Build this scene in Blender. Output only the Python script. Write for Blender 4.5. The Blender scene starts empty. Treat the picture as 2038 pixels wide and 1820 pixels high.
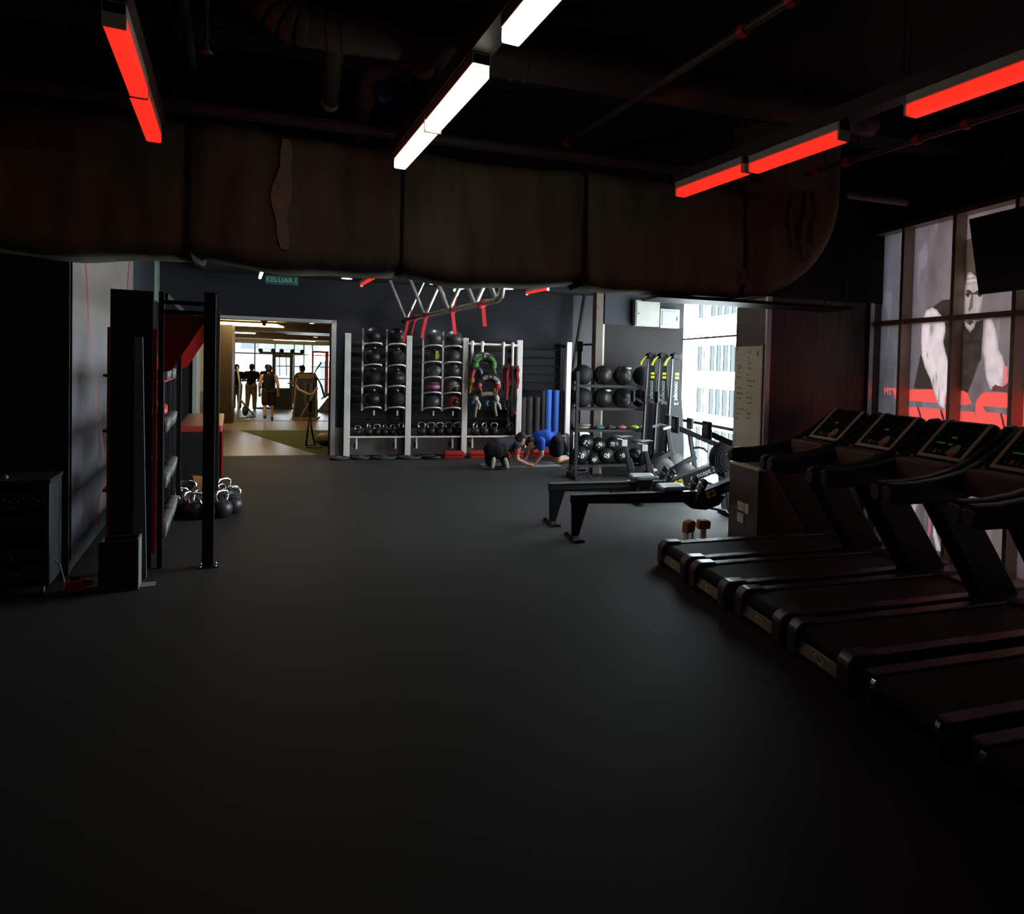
import bpy, bmesh, math, random
import numpy as np
from mathutils import Vector, Matrix
random.seed(7)
C = bpy.context.scene.collection
SC = bpy.context.scene
R = math.radians

# ---------------------------------------------------------------- camera
# 2038 x 1820 frame, focal length 1575 px, principal point off centre (the photograph is a crop)
cam_d = bpy.data.cameras.new('camera')
cam_d.sensor_fit = 'HORIZONTAL'; cam_d.sensor_width = 36.0
cam_d.lens = 1575.0 / 2038.0 * 36.0
cam_d.shift_x = (1019.0 - 1400.0) / 2038.0
cam_d.shift_y = (786.0 - 910.0) / 2038.0
cam_d.clip_start = 0.05; cam_d.clip_end = 200
cam = bpy.data.objects.new('camera', cam_d); C.objects.link(cam)
YAW = R(30.8298); PIT = -math.atan((786.0 - 739.0) / 1575.0); ROL = R(1.65)
fw = Vector((math.sin(YAW) * math.cos(PIT), math.cos(YAW) * math.cos(PIT), math.sin(PIT)))
r0 = Vector((math.cos(YAW), -math.sin(YAW), 0)); u0 = r0.cross(fw)
rr = r0 * math.cos(ROL) + u0 * math.sin(ROL); uu = -r0 * math.sin(ROL) + u0 * math.cos(ROL)
cam.matrix_world = Matrix(((rr.x, uu.x, -fw.x, 0), (rr.y, uu.y, -fw.y, 0), (rr.z, uu.z, -fw.z, 1.8), (0, 0, 0, 1)))
SC.camera = cam

# ---------------------------------------------------------------- daylight, exposure
SKY = 23.0
wd = bpy.data.worlds.new('overcast_sky'); SC.world = wd; wd.use_nodes = True
bg = wd.node_tree.nodes['Background']
bg.inputs[0].default_value = (0.90, 0.965, 1.0, 1); bg.inputs[1].default_value = SKY
SC.view_settings.view_transform = 'Standard'; SC.view_settings.look = 'None'
SC.view_settings.exposure = 0.0; SC.view_settings.gamma = 1.0; SC.view_settings.use_curve_mapping = False
SC.cycles.use_denoising = True
SC.cycles.use_adaptive_sampling = True; SC.cycles.adaptive_threshold = 0.025
SC.cycles.max_bounces = 5; SC.cycles.diffuse_bounces = 4; SC.cycles.glossy_bounces = 3; SC.cycles.transmission_bounces = 5
SC.cycles.sample_clamp_indirect = 4.0
SC.cycles.caustics_reflective = False; SC.cycles.caustics_refractive = False

# the room's own grid is turned nine degrees against the ceiling lights: (s, n) are its axes
AZ = R(9.0)
TX, TY = math.cos(AZ), -math.sin(AZ)
NX, NY = math.sin(AZ), math.cos(AZ)
def B(s, n, z=0.0): return (s * TX + n * NX, s * TY + n * NY, z)

def portal(name, s, n, z, ln, h, rz):
    l = bpy.data.lights.new(name, 'AREA'); l.shape = 'RECTANGLE'; l.size = ln; l.size_y = h; l.cycles.is_portal = True
    o = bpy.data.objects.new(name, l); C.objects.link(o); o.location = B(s, n, z)
    o.rotation_euler = (R(90), 0, -AZ + rz); return o
portal('window_daylight', 5.02, 10.7, 1.55, 5.3, 3.1, R(90))
portal('film_daylight', 5.10, 5.0, 1.75, 4.7, 3.4, R(90))
portal('back_window_daylight', 5.02, 14.5, 1.8, 1.8, 1.6, R(90))
portal('far_window_daylight', -4.0, 38.3, 1.25, 4.4, 2.5, R(180))

# ---------------------------------------------------------------- materials
MATS = {}
def mat(name, col, rough=0.5, metal=0.0, var=0.12, scale=18.0, bump=0.0, emit=None, es=1.0, spec=0.5, stretch=(1, 1, 1), coat=0.0):
    if name in MATS: return MATS[name]
    m = bpy.data.materials.new(name); m.use_nodes = True
    nt = m.node_tree; b = nt.nodes['Principled BSDF']
    b.inputs['Roughness'].default_value = rough; b.inputs['Metallic'].default_value = metal
    b.inputs['Specular IOR Level'].default_value = spec
    if coat: b.inputs['Coat Weight'].default_value = coat
    tc = nt.nodes.new('ShaderNodeTexCoord'); mp = nt.nodes.new('ShaderNodeMapping')
    mp.inputs['Scale'].default_value = stretch
    nt.links.new(tc.outputs['Object'], mp.inputs[0])
    nz = nt.nodes.new('ShaderNodeTexNoise'); nz.inputs['Scale'].default_value = scale; nz.inputs['Detail'].default_value = 4
    nt.links.new(mp.outputs[0], nz.inputs['Vector'])
    mx = nt.nodes.new('ShaderNodeMix'); mx.data_type = 'RGBA'
    mx.inputs[6].default_value = (*[max(0, c * (1 - var)) for c in col], 1); mx.inputs[7].default_value = (*[min(1, c * (1 + var)) for c in col], 1)
    nt.links.new(nz.outputs[0], mx.inputs[0]); nt.links.new(mx.outputs[2], b.inputs['Base Color'])
    if bump:
        bp = nt.nodes.new('ShaderNodeBump'); bp.inputs['Strength'].default_value = bump; bp.inputs['Distance'].default_value = 0.01
        nt.links.new(nz.outputs[0], bp.inputs['Height']); nt.links.new(bp.outputs[0], b.inputs['Normal'])
    if emit:
        b.inputs['Emission Color'].default_value = (*emit, 1); b.inputs['Emission Strength'].default_value = es
    MATS[name] = m; return m

def wood(name, c1, c2, rough=0.4, sc=(30, 30, 1.2), spec=0.5):
    if name in MATS: return MATS[name]
    m = bpy.data.materials.new(name); m.use_nodes = True; nt = m.node_tree; b = nt.nodes['Principled BSDF']
    tc = nt.nodes.new('ShaderNodeTexCoord'); mp = nt.nodes.new('ShaderNodeMapping'); mp.inputs['Scale'].default_value = sc
    nz = nt.nodes.new('ShaderNodeTexNoise'); nz.inputs['Scale'].default_value = 2.0; nz.inputs['Detail'].default_value = 6
    cr = nt.nodes.new('ShaderNodeValToRGB'); cr.color_ramp.elements[0].position = 0.35; cr.color_ramp.elements[1].position = 0.68
    cr.color_ramp.elements[0].color = (*c1, 1); cr.color_ramp.elements[1].color = (*c2, 1)
    nt.links.new(tc.outputs['Object'], mp.inputs[0]); nt.links.new(mp.outputs[0], nz.inputs['Vector'])
    nt.links.new(nz.outputs[0], cr.inputs[0]); nt.links.new(cr.outputs[0], b.inputs['Base Color'])
    b.inputs['Roughness'].default_value = rough; b.inputs['Specular IOR Level'].default_value = spec
    MATS[name] = m; return m

def rubber_floor():
    m = bpy.data.materials.new('rubber_floor'); m.use_nodes = True; nt = m.node_tree; b = nt.nodes['Principled BSDF']
    tc = nt.nodes.new('ShaderNodeTexCoord')
    n1 = nt.nodes.new('ShaderNodeTexNoise'); n1.inputs['Scale'].default_value = 1.1; n1.inputs['Detail'].default_value = 5
    n2 = nt.nodes.new('ShaderNodeTexNoise'); n2.inputs['Scale'].default_value = 160; n2.inputs['Detail'].default_value = 2
    nt.links.new(tc.outputs['Object'], n1.inputs[0]); nt.links.new(tc.outputs['Object'], n2.inputs[0])
    mx = nt.nodes.new('ShaderNodeMix'); mx.data_type = 'RGBA'
    mx.inputs[6].default_value = (0.024, 0.0237, 0.0235, 1); mx.inputs[7].default_value = (0.037, 0.0365, 0.036, 1)
    nt.links.new(n1.outputs[0], mx.inputs[0])
    cr = nt.nodes.new('ShaderNodeValToRGB'); cr.color_ramp.elements[0].position = 0.62; cr.color_ramp.elements[1].position = 0.70
    cr.color_ramp.elements[0].color = (0, 0, 0, 1); cr.color_ramp.elements[1].color = (1, 1, 1, 1)
    nt.links.new(n2.outputs[0], cr.inputs[0])
    m2 = nt.nodes.new('ShaderNodeMix'); m2.data_type = 'RGBA'; m2.inputs[7].default_value = (0.055, 0.055, 0.057, 1)
    nt.links.new(cr.outputs[0], m2.inputs[0]); nt.links.new(mx.outputs[2], m2.inputs[6]); nt.links.new(m2.outputs[2], b.inputs['Base Color'])
    mr = nt.nodes.new('ShaderNodeMapRange'); mr.inputs[3].default_value = 0.55; mr.inputs[4].default_value = 0.70
    nt.links.new(n1.outputs[0], mr.inputs[0]); nt.links.new(mr.outputs[0], b.inputs['Roughness'])
    bp = nt.nodes.new('ShaderNodeBump'); bp.inputs['Strength'].default_value = 0.15; bp.inputs['Distance'].default_value = 0.002
    nt.links.new(n2.outputs[0], bp.inputs['Height']); nt.links.new(bp.outputs[0], b.inputs['Normal'])
    b.inputs['Specular IOR Level'].default_value = 0.07
    return m

BLACK = mat('black_paint', (0.014, 0.014, 0.015), 0.75, scale=4, spec=0.3)
SLATE = mat('slate_paint', (0.018, 0.0215, 0.026), 0.72, var=0.06, scale=3, spec=0.3)
WINLITP = mat('window_lit_paint', (0.20, 0.205, 0.22), 0.7, var=0.05, scale=3)  # far lighter than the slate, so the walls by the window look lit
DWOOD = wood('dark_wood', (0.040, 0.026, 0.020), (0.115, 0.078, 0.060), 0.42)
GWOOD = wood('grey_wood', (0.0085, 0.0073, 0.0071), (0.0135, 0.0115, 0.0112), 0.65, spec=.2)
BWOOD = wood('brown_wood', (0.045, 0.028, 0.02), (0.07, 0.045, 0.032), 0.5)
ALU = mat('aluminium', (0.50, 0.50, 0.49), 0.38, 0.85, var=0.05)
CHROME = mat('chrome', (0.72, 0.72, 0.72), 0.12, 1.0, var=0.03)
BLKMET = mat('black_metal', (0.009, 0.009, 0.0095), 0.48, 0.0, scale=40, spec=0.22)
BLKPL = mat('black_plastic', (0.012, 0.0115, 0.011), 0.45, scale=40, spec=0.35)
GLOSS = mat('gloss_black', (0.022, 0.019, 0.018), 0.20, scale=30)
RUBBER = mat('black_rubber', (0.022, 0.022, 0.023), 0.6, scale=60, bump=0.2)
WHITEP = mat('white_powder_coat', (0.86, 0.82, 0.77), 0.45, var=0.05)
REDP = mat('red_paint', (0.42, 0.012, 0.010), 0.45)
REDPL = mat('red_plastic', (0.60, 0.03, 0.025), 0.4)
REDF = mat('red_fabric', (0.52, 0.012, 0.02), 0.8, scale=90, bump=0.3)
BLUEF = mat('blue_foam', (0.02, 0.10, 0.42), 0.7)
GREYPL = mat('grey_plastic', (0.28, 0.28, 0.27), 0.45)
DUCTM = mat('duct_wrap', (0.185, 0.17, 0.118), 0.7, spec=0.2, var=0.8, scale=2.2, bump=0.7, stretch=(3.0, 1, 0.55))
PIPEM = mat('painted_pipe', (0.07, 0.062, 0.048), 0.42, var=0.4, scale=9)

# ---------------------------------------------------------------- mesh helpers
class MB:
    def __init__(s): s.v = []; s.f = []; s.sm = []
    def add(s, vs, fs, sm=False):
        o = len(s.v); s.v += [tuple(p) for p in vs]
        for f in fs: s.f.append(tuple(i + o for i in f)); s.sm.append(sm)
        return s
    def box(s, x0, x1, y0, y1, z0, z1):
        vs = [(x0, y0, z0), (x1, y0, z0), (x1, y1, z0), (x0, y1, z0), (x0, y0, z1), (x1, y0, z1), (x1, y1, z1), (x0, y1, z1)]
        return s.add(vs, [(0, 3, 2, 1), (4, 5, 6, 7), (0, 1, 5, 4), (1, 2, 6, 5), (2, 3, 7, 6), (3, 0, 4, 7)])
    def bar(s, p, q, w, h, up=(0, 0, 1)):
        p = Vector(p); q = Vector(q); d = (q - p).normalized(); u = Vector(up)
        if abs(d.dot(u)) > 0.95: u = Vector((0, 1, 0)) if abs(d.y) < 0.9 else Vector((1, 0, 0))
        a = d.cross(u).normalized(); b = a.cross(d)
        a *= w / 2; b *= h / 2
        vs = [p - a - b, p + a - b, p + a + b, p - a + b, q - a - b, q + a - b, q + a + b, q - a + b]
        return s.add(vs, [(0, 3, 2, 1), (4, 5, 6, 7), (0, 1, 5, 4), (1, 2, 6, 5), (2, 3, 7, 6), (3, 0, 4, 7)])
    def tube(s, pts, r, seg=10, cap=True, closed=False, flat=1.0):
        pts = [Vector(p) for p in pts]; n = len(pts)
        rs = r if isinstance(r, (list, tuple)) else [r] * n
        rings = []; prev = None
        for i, p in enumerate(pts):
            if closed: d = pts[(i + 1) % n] - pts[i - 1]
            else: d = pts[min(i + 1, n - 1)] - pts[max(i - 1, 0)]
            d.normalize()
            if prev is None:
                u = Vector((0, 0, 1)) if abs(d.z) < 0.9 else Vector((1, 0, 0))
                a = d.cross(u).normalized()
            else:
                a = prev - d * prev.dot(d)
                a = a.normalized() if a.length > 1e-6 else d.orthogonal().normalized()
            prev = a; b = d.cross(a)
            rings.append([p + (a * math.cos(t) + b * math.sin(t) * flat) * rs[i] for t in (2 * math.pi * k / seg for k in range(seg))])
        vs = [v for g in rings for v in g]; fs = []
        for i in range(n if closed else n - 1):
            j = (i + 1) % n
            for k in range(seg):
                l = (k + 1) % seg; fs.append((i * seg + k, i * seg + l, j * seg + l, j * seg + k))
        s.add(vs, fs, True)
        if cap and not closed:
            s.add(rings[0], [tuple(range(seg - 1, -1, -1))]); s.add(rings[-1], [tuple(range(seg))])
        return s
    def prism(s, poly, a, b, plane='xz'):
        n = len(poly)
        def m(p, t):
            if plane == 'xz': return (p[0], t, p[1])
            if plane == 'xy': return (p[0], p[1], t)
            return (t, p[0], p[1])
        vs = [m(p, a) for p in poly] + [m(p, b) for p in poly]
        fs = [tuple(range(n)), tuple(range(2 * n - 1, n - 1, -1))]
        for i in range(n): j = (i + 1) % n; fs.append((i, i + n, j + n, j))
        return s.add(vs, fs)
    def lathe(s, prof, c=(0, 0, 0), axis='z', seg=20):
        vs = []; fs = []; n = len(prof)
        for k in range(seg):
            t = 2 * math.pi * k / seg
            for (r, h) in prof:
                x, y = r * math.cos(t), r * math.sin(t)
                p = (x, y, h) if axis == 'z' else ((h, x, y) if axis == 'x' else (y, h, x))
                vs.append((p[0] + c[0], p[1] + c[1], p[2] + c[2]))
        for k in range(seg):
            l = (k + 1) % seg
            for i in range(n - 1): fs.append((k * n + i, l * n + i, l * n + i + 1, k * n + i + 1))
        return s.add(vs, fs, True)
    def ball(s, c, r, seg=20, rings=12, sc=(1, 1, 1)):
        pr = [(max(1e-4, r * math.sin(math.pi * i / rings)), -r * math.cos(math.pi * i / rings)) for i in range(rings + 1)]
        o = len(s.v); s.lathe(pr, (0, 0, 0), 'z', seg)
        for i in range(o, len(s.v)):
            x, y, z = s.v[i]; s.v[i] = (x * sc[0] + c[0], y * sc[1] + c[1], z * sc[2] + c[2])
        return s
    def mesh(s, name):
        me = bpy.data.meshes.new(name); me.from_pydata(s.v, [], s.f)
        me.polygons.foreach_set('use_smooth', s.sm)
        bm = bmesh.new(); bm.from_mesh(me); bmesh.ops.recalc_face_normals(bm, faces=bm.faces); bm.to_mesh(me); bm.free()
        me.update(); return me
    def build(s, name, m, parent=None, bevel=0.0, seg=2):
        me = s.mesh(name); me.materials.append(m)
        o = bpy.data.objects.new(name, me); C.objects.link(o)
        if parent is not None: o.parent = parent
        if bevel:
            md = o.modifiers.new('bevel', 'BEVEL'); md.width = bevel; md.segments = seg; md.limit_method = 'ANGLE'; md.angle_limit = R(40)
        return o

def tag(o, label=None, cat=None, group=None, kind=None):
    if label: o['label'] = label
    if cat: o['category'] = cat
    if group: o['group'] = group
    if kind: o['kind'] = kind
    return o
def thing(name, label, cat, loc=(0, 0, 0), rz=0.0, group=None):
    o = bpy.data.objects.new(name, None); C.objects.link(o); o.empty_display_size = 0.1
    o.location = loc; o.rotation_euler = (0, 0, rz); return tag(o, label, cat, group)
def bthing(name, label, cat, s, n, z=0.0, rz=0.0, group=None): return thing(name, label, cat, B(s, n, z), -AZ + rz, group)
def inB(o, s=0, n=0, z=0, rz=0.0):
    o.location = B(s, n, z); o.rotation_euler = (0, 0, -AZ + rz); return o
def struct(o): return tag(o, kind='structure')
def dup(root, loc, rz, label=None, group=None):
    def cp(o, par):
        c = o.copy(); C.objects.link(c)
        if par is not None: c.parent = par
        for ch in list(KIDS.get(o.name, [])): cp(ch, c)
        return c
    KIDS = {}
    for o in root.children_recursive: KIDS.setdefault(o.parent.name, []).append(o)
    r = cp(root, None); r.location = loc; r.rotation_euler = (0, 0, rz)
    if label: r['label'] = label
    if group: r['group'] = group
    return r
def text(body, size=1.0, bold=0.0):
    cu = bpy.data.curves.new('t', 'FONT'); cu.body = body; cu.size = size; cu.align_x = 'CENTER'; cu.align_y = 'CENTER'; cu.resolution_u = 3; cu.offset = bold
    o = bpy.data.objects.new('t', cu); C.objects.link(o)
    dg = bpy.context.evaluated_depsgraph_get(); me = o.evaluated_get(dg).to_mesh()
    vs = [tuple(v.co) for v in me.vertices]; fs = [tuple(p.vertices) for p in me.polygons]
    o.evaluated_get(dg).to_mesh_clear(); bpy.data.objects.remove(o); bpy.data.curves.remove(cu)
    return vs, fs
# ================================================================ SETTING
# ---- floors
o = MB().box(-7.0, 4.85, -5.0, 16.6, -0.12, 0.0).build('floor', rubber_floor()); struct(inB(o))
WFL = wood('wood_floor', (0.060, 0.029, 0.010), (0.105, 0.054, 0.020), 0.30, (1.2, 14, 1), spec=.25)
struct(inB(MB().prism([(-7, 16.6), (-1.2, 16.6), (-3.4, 22.5), (-7, 22.5)], -0.12, 0.0, 'xy').build('floor_wood', WFL)))
TURF = mat('green_turf', (0.085, 0.105, 0.018), 0.9, var=0.3, scale=300, bump=0.6)
struct(inB(MB().prism([(-1.2, 16.6), (2.0, 16.6), (2.0, 22.5), (-3.4, 22.5)], -0.12, 0.0, 'xy').build('floor_turf', TURF)))
struct(inB(MB().box(-7, 2.0, 22.5, 25.8, -0.12, 0.0).build('floor_tile', mat('beige_tile', (0.17, 0.135, 0.09), 0.4, spec=.3))))
struct(inB(MB().box(-7, 2.0, 25.86, 39, -0.12, 0.0).build('floor_grey', mat('grey_gym_floor', (0.085, 0.08, 0.075), 0.38, spec=.3))))
struct(inB(MB().box(-7, 2.0, 25.8, 25.86, -0.12, 0.012).build('trim_1', mat('red_edge', (0.25, 0.02, 0.012), 0.5))))

# ---- ceiling with slab beams
struct(inB(MB().box(-7, 5.4, -5.0, 16.7, 4.1, 4.25).build('ceiling', BLACK)))
for i, n in enumerate((0.6, 3.0, 5.7, 10.2)):
    struct(inB(MB().box(-5, 4.85, n, n + 0.35, 3.82, 4.1).build('trim_%d' % (10 + i), BLACK)))
# ---- back wall with the wide doorway
struct(inB(MB().box(-7, -3.2, 16.55, 16.75, 0, 4.1).build('wall_back_left', SLATE)))
struct(inB(MB().box(-3.2, -0.92, 16.55, 16.75, 2.5, 4.1).build('wall_back_head', SLATE)))
struct(inB(MB().box(-0.92, 3.62, 16.55, 16.75, 0, 4.1).build('wall_back', SLATE)))
struct(inB(MB().prism([(3.62, 16.55), (4.85, 15.9), (4.85, 16.75), (3.62, 16.75)], 0, 4.1, 'xy').build('wall_corner', WINLITP)))  # lighter colour stands in for the window light on this wall end
struct(inB(MB().box(-0.90, 3.60, 16.515, 16.55, 0, 0.52).build('baseboard_back', mat('skirting_board', (0.20, 0.175, 0.155), 0.6))))
DST = mat('door_steel', (0.55, 0.54, 0.51), 0.4, 0.1)
m = MB().box(-0.98, -0.90, 16.50, 16.80, 0, 2.56); struct(inB(m.build('door_1', DST)))
dr = bpy.data.objects['door_1']
inb = MB().box(-3.22, -0.90, 16.50, 16.80, 2.50, 2.56).build('door_head', DST, dr)
MB().box(-3.22, -3.16, 16.50, 16.80, 0, 2.5).build('door_jamb', DST, dr)
MB().box(-1.02, -0.985, 16.56, 16.80, 0.0, 2.5).build('door_lining', wood('red_lining', (0.12, 0.035, 0.02), (0.20, 0.06, 0.03), 0.4), dr)
# ---- lowered soffit over the racks
struct(inB(MB().box(-3.0, 4.85, 15.4, 16.55, 3.315, 4.1).build('wall_soffit', BLACK)))
# ---- left side: flank wall with the printed panel, black wall facing us, wall behind
struct(MB().box(-1.30, -1.13, 8.10, 17.6, 0, 4.1).build('wall_left', SLATE))
struct(MB().box(-4.0, -1.12, 8.06, 8.20, 0, 4.1).build('wall_left_front', BLACK))
struct(MB().box(-4.1, -3.95, -4.0, 8.1, 0, 4.1).build('wall_left_near', BLACK))
struct(MB().box(-4.1, 6.5, -4.1, -3.95, 0, 4.1).build('wall_rear', BLACK))
struct(MB().box(-1.129, -1.10, 12.95, 16.2, 0, 0.10).build('baseboard_left', BLACK))
# ---- facade: sill, head, piers
struct(inB(MB().box(4.85, 5.10, -5.0, 2.4, 0, 4.1).build('wall_right_near', BLACK)))
struct(inB(MB().box(4.85, 5.10, 2.4, 7.28, 3.36, 4.1).build('wall_right_head', BLACK)))
struct(inB(MB().box(4.85, 5.10, 2.4, 7.28, -0.12, 0.07).build('baseboard_right', BLACK)))
struct(inB(MB().box(4.85, 5.10, 8.06, 13.35, 3.05, 4.1).build('wall_window_head', BLACK)))
struct(inB(MB().box(4.85, 5.10, 13.35, 16.7, 2.6, 4.1).build('wall_right_far', WINLITP)))
struct(inB(MB().box(4.85, 5.10, 13.35, 16.7, 0, 1.0).build('wall_right_sill', WINLITP)))
struct(inB(MB().box(4.85, 5.10, 15.4, 16.7, 1.0, 2.6).build('wall_right_end', WINLITP)))
struct(inB(MB().box(-5.0, 3.6, 7.20, 7.27, 2.58, 4.1).build('wall_blackout', BLACK)))  # added black drop: covers the lit gap and stops light reaching the front ceiling
struct(inB(MB().box(4.80, 5.10, 8.06, 13.35, -0.12, 0.035).build('trim_2', mat('window_sill_metal', (0.20, 0.19, 0.17), 0.4, 0.6))))
# ---- timber-clad pier that carries the whiteboard
struct(inB(MB().box(3.60, 5.10, 7.28, 8.06, 0, 2.58).build('wall_pier', DWOOD)))
struct(inB(MB().box(3.59, 5.10, 7.27, 8.07, 2.58, 4.1).build('wall_pier_head', BLACK)))
struct(inB(MB().box(3.585, 3.635, 7.262, 7.30, 0.84, 2.58).build('trim_3', ALU)))
struct(inB(MB().box(4.80, 4.85, 7.235, 7.28, 0.07, 2.58).build('trim_4', ALU)))
# ---- timber panel and brown post beyond the ball rack
struct(inB(MB().box(3.42, 4.85, 13.15, 13.40, 0, 2.55).build('wall_panel', GWOOD)))
struct(inB(MB().box(3.42, 4.85, 13.15, 13.40, 2.55, 4.1).build('wall_panel_head', SLATE)))
struct(inB(MB().box(3.27, 3.39, 13.13, 13.40, 0, 4.1).build('wall_post', BWOOD)))
struct(inB(MB().box(3.39, 3.42, 13.135, 13.3, 0, 2.55).build('trim_5', mat('beige_strip', (0.42, 0.37, 0.28), 0.5))))
o = MB().tube([(3.785, 16.25, 3.30), (3.60, 16.25, 1.95), (3.52, 16.25, 1.35), (3.49, 16.10, 1.30)], 0.034, 8).build('brace_pole', BLACK)
inB(o); tag(o, 'thin black slanted strut rising from the last white rack post to the corner', 'pole')

# ---- window: frame bars, glass, outdoor fins
GL = bpy.data.materials.new('window_glass'); GL.use_nodes = True
_nt = GL.node_tree; _nt.nodes.remove(_nt.nodes['Principled BSDF'])
_tr = _nt.nodes.new('ShaderNodeBsdfTransparent'); _tr.inputs[0].default_value = (0.94, 0.97, 0.97, 1)
_gl = _nt.nodes.new('ShaderNodeBsdfGlossy'); _gl.inputs['Roughness'].default_value = 0.02
_mx = _nt.nodes.new('ShaderNodeMixShader'); _mx.inputs[0].default_value = 0.05
_nt.links.new(_tr.outputs[0], _mx.inputs[1]); _nt.links.new(_gl.outputs[0], _mx.inputs[2]); _nt.links.new(_mx.outputs[0], _nt.nodes['Material Output'].inputs[0])
FRM = mat('window_frame_metal', (0.22, 0.22, 0.21), 0.5, 0.0)
w = MB().box(4.86, 4.92, 8.06, 13.35, 0.90, 0.95).build('window_1', FRM); struct(inB(w))
MB().box(4.86, 4.92, 8.06, 13.35, 2.335, 2.365).build('window_frame', FRM, w)
MB().box(4.86, 4.95, 8.06, 13.35, 3.0, 3.05).build('window_frame', FRM, w)
for n in (8.06, 9.40, 10.80, 12.14, 13.30):
    MB().box(4.86, 4.92, n, n + 0.018, 0.03, 3.05).build('window_frame', FRM, w)
for a, b in ((8.09, 9.40), (9.43, 10.80), (10.83, 12.14), (12.17, 13.30)):
    for z0, z1 in ((0.035, 0.89), (0.96, 2.32), (2.38, 3.0)):
        MB().box(4.90, 4.906, a, b, z0, z1).build('pane', GL, w)
FIN = mat('fin_glass', (0.028, 0.0325, 0.035), 0.6, var=0.05, spec=0.0); FINE = mat('fin_edge', (0.012, 0.014, 0.015), 0.6, var=0.05, spec=0.0)
for _m, _c in ((FIN, (0.190, 0.205, 0.208, 1)), (FINE, (0.135, 0.145, 0.15, 1))):
    _n = _m.node_tree; _t = _n.nodes.new('ShaderNodeBsdfTranslucent'); _t.inputs[0].default_value = _c
    _n.links.new(_t.outputs[0], _n.nodes['Material Output'].inputs[0])
for i in range(8):
    n = 11.95 + i * 0.312
    for (z0, z1, dn) in ((-0.1, 0.72, 0.0), (1.0, 1.48, 0.0), (1.80, 2.28, 0.0), (2.82, 3.4, 0.0)):
        f = MB().box(5.60, 5.612, n + dn, n + dn + 0.16, z0, z1).build('facade_fin', FIN, w)
        MB().box(5.595, 5.617, n + dn + 0.16, n + dn + 0.19, z0, z1).build('fin_edge', FINE, f)

# ---- facade under the printed film: mullions and transom
MUL = mat('bronze_mullion', (0.42, 0.31, 0.23), 0.45)
w2 = MB().box(4.86, 5.0, 2.4, 7.28, 2.335, 2.385).build('window_2', MUL); struct(inB(w2))
for n in (6.742, 5.957, 5.172, 4.387, 3.602, 2.817):
    MB().box(4.845, 5.0, n, n + 0.048, 0.07, 3.36).build('mullion', MUL, w2)
MB().box(4.845, 5.0, 2.4, 7.28, 3.31, 3.36).build('mullion', MUL, w2)
MB().box(4.845, 5.0, 2.4, 7.28, 0.07, 0.13).build('mullion', MUL, w2)
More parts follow.
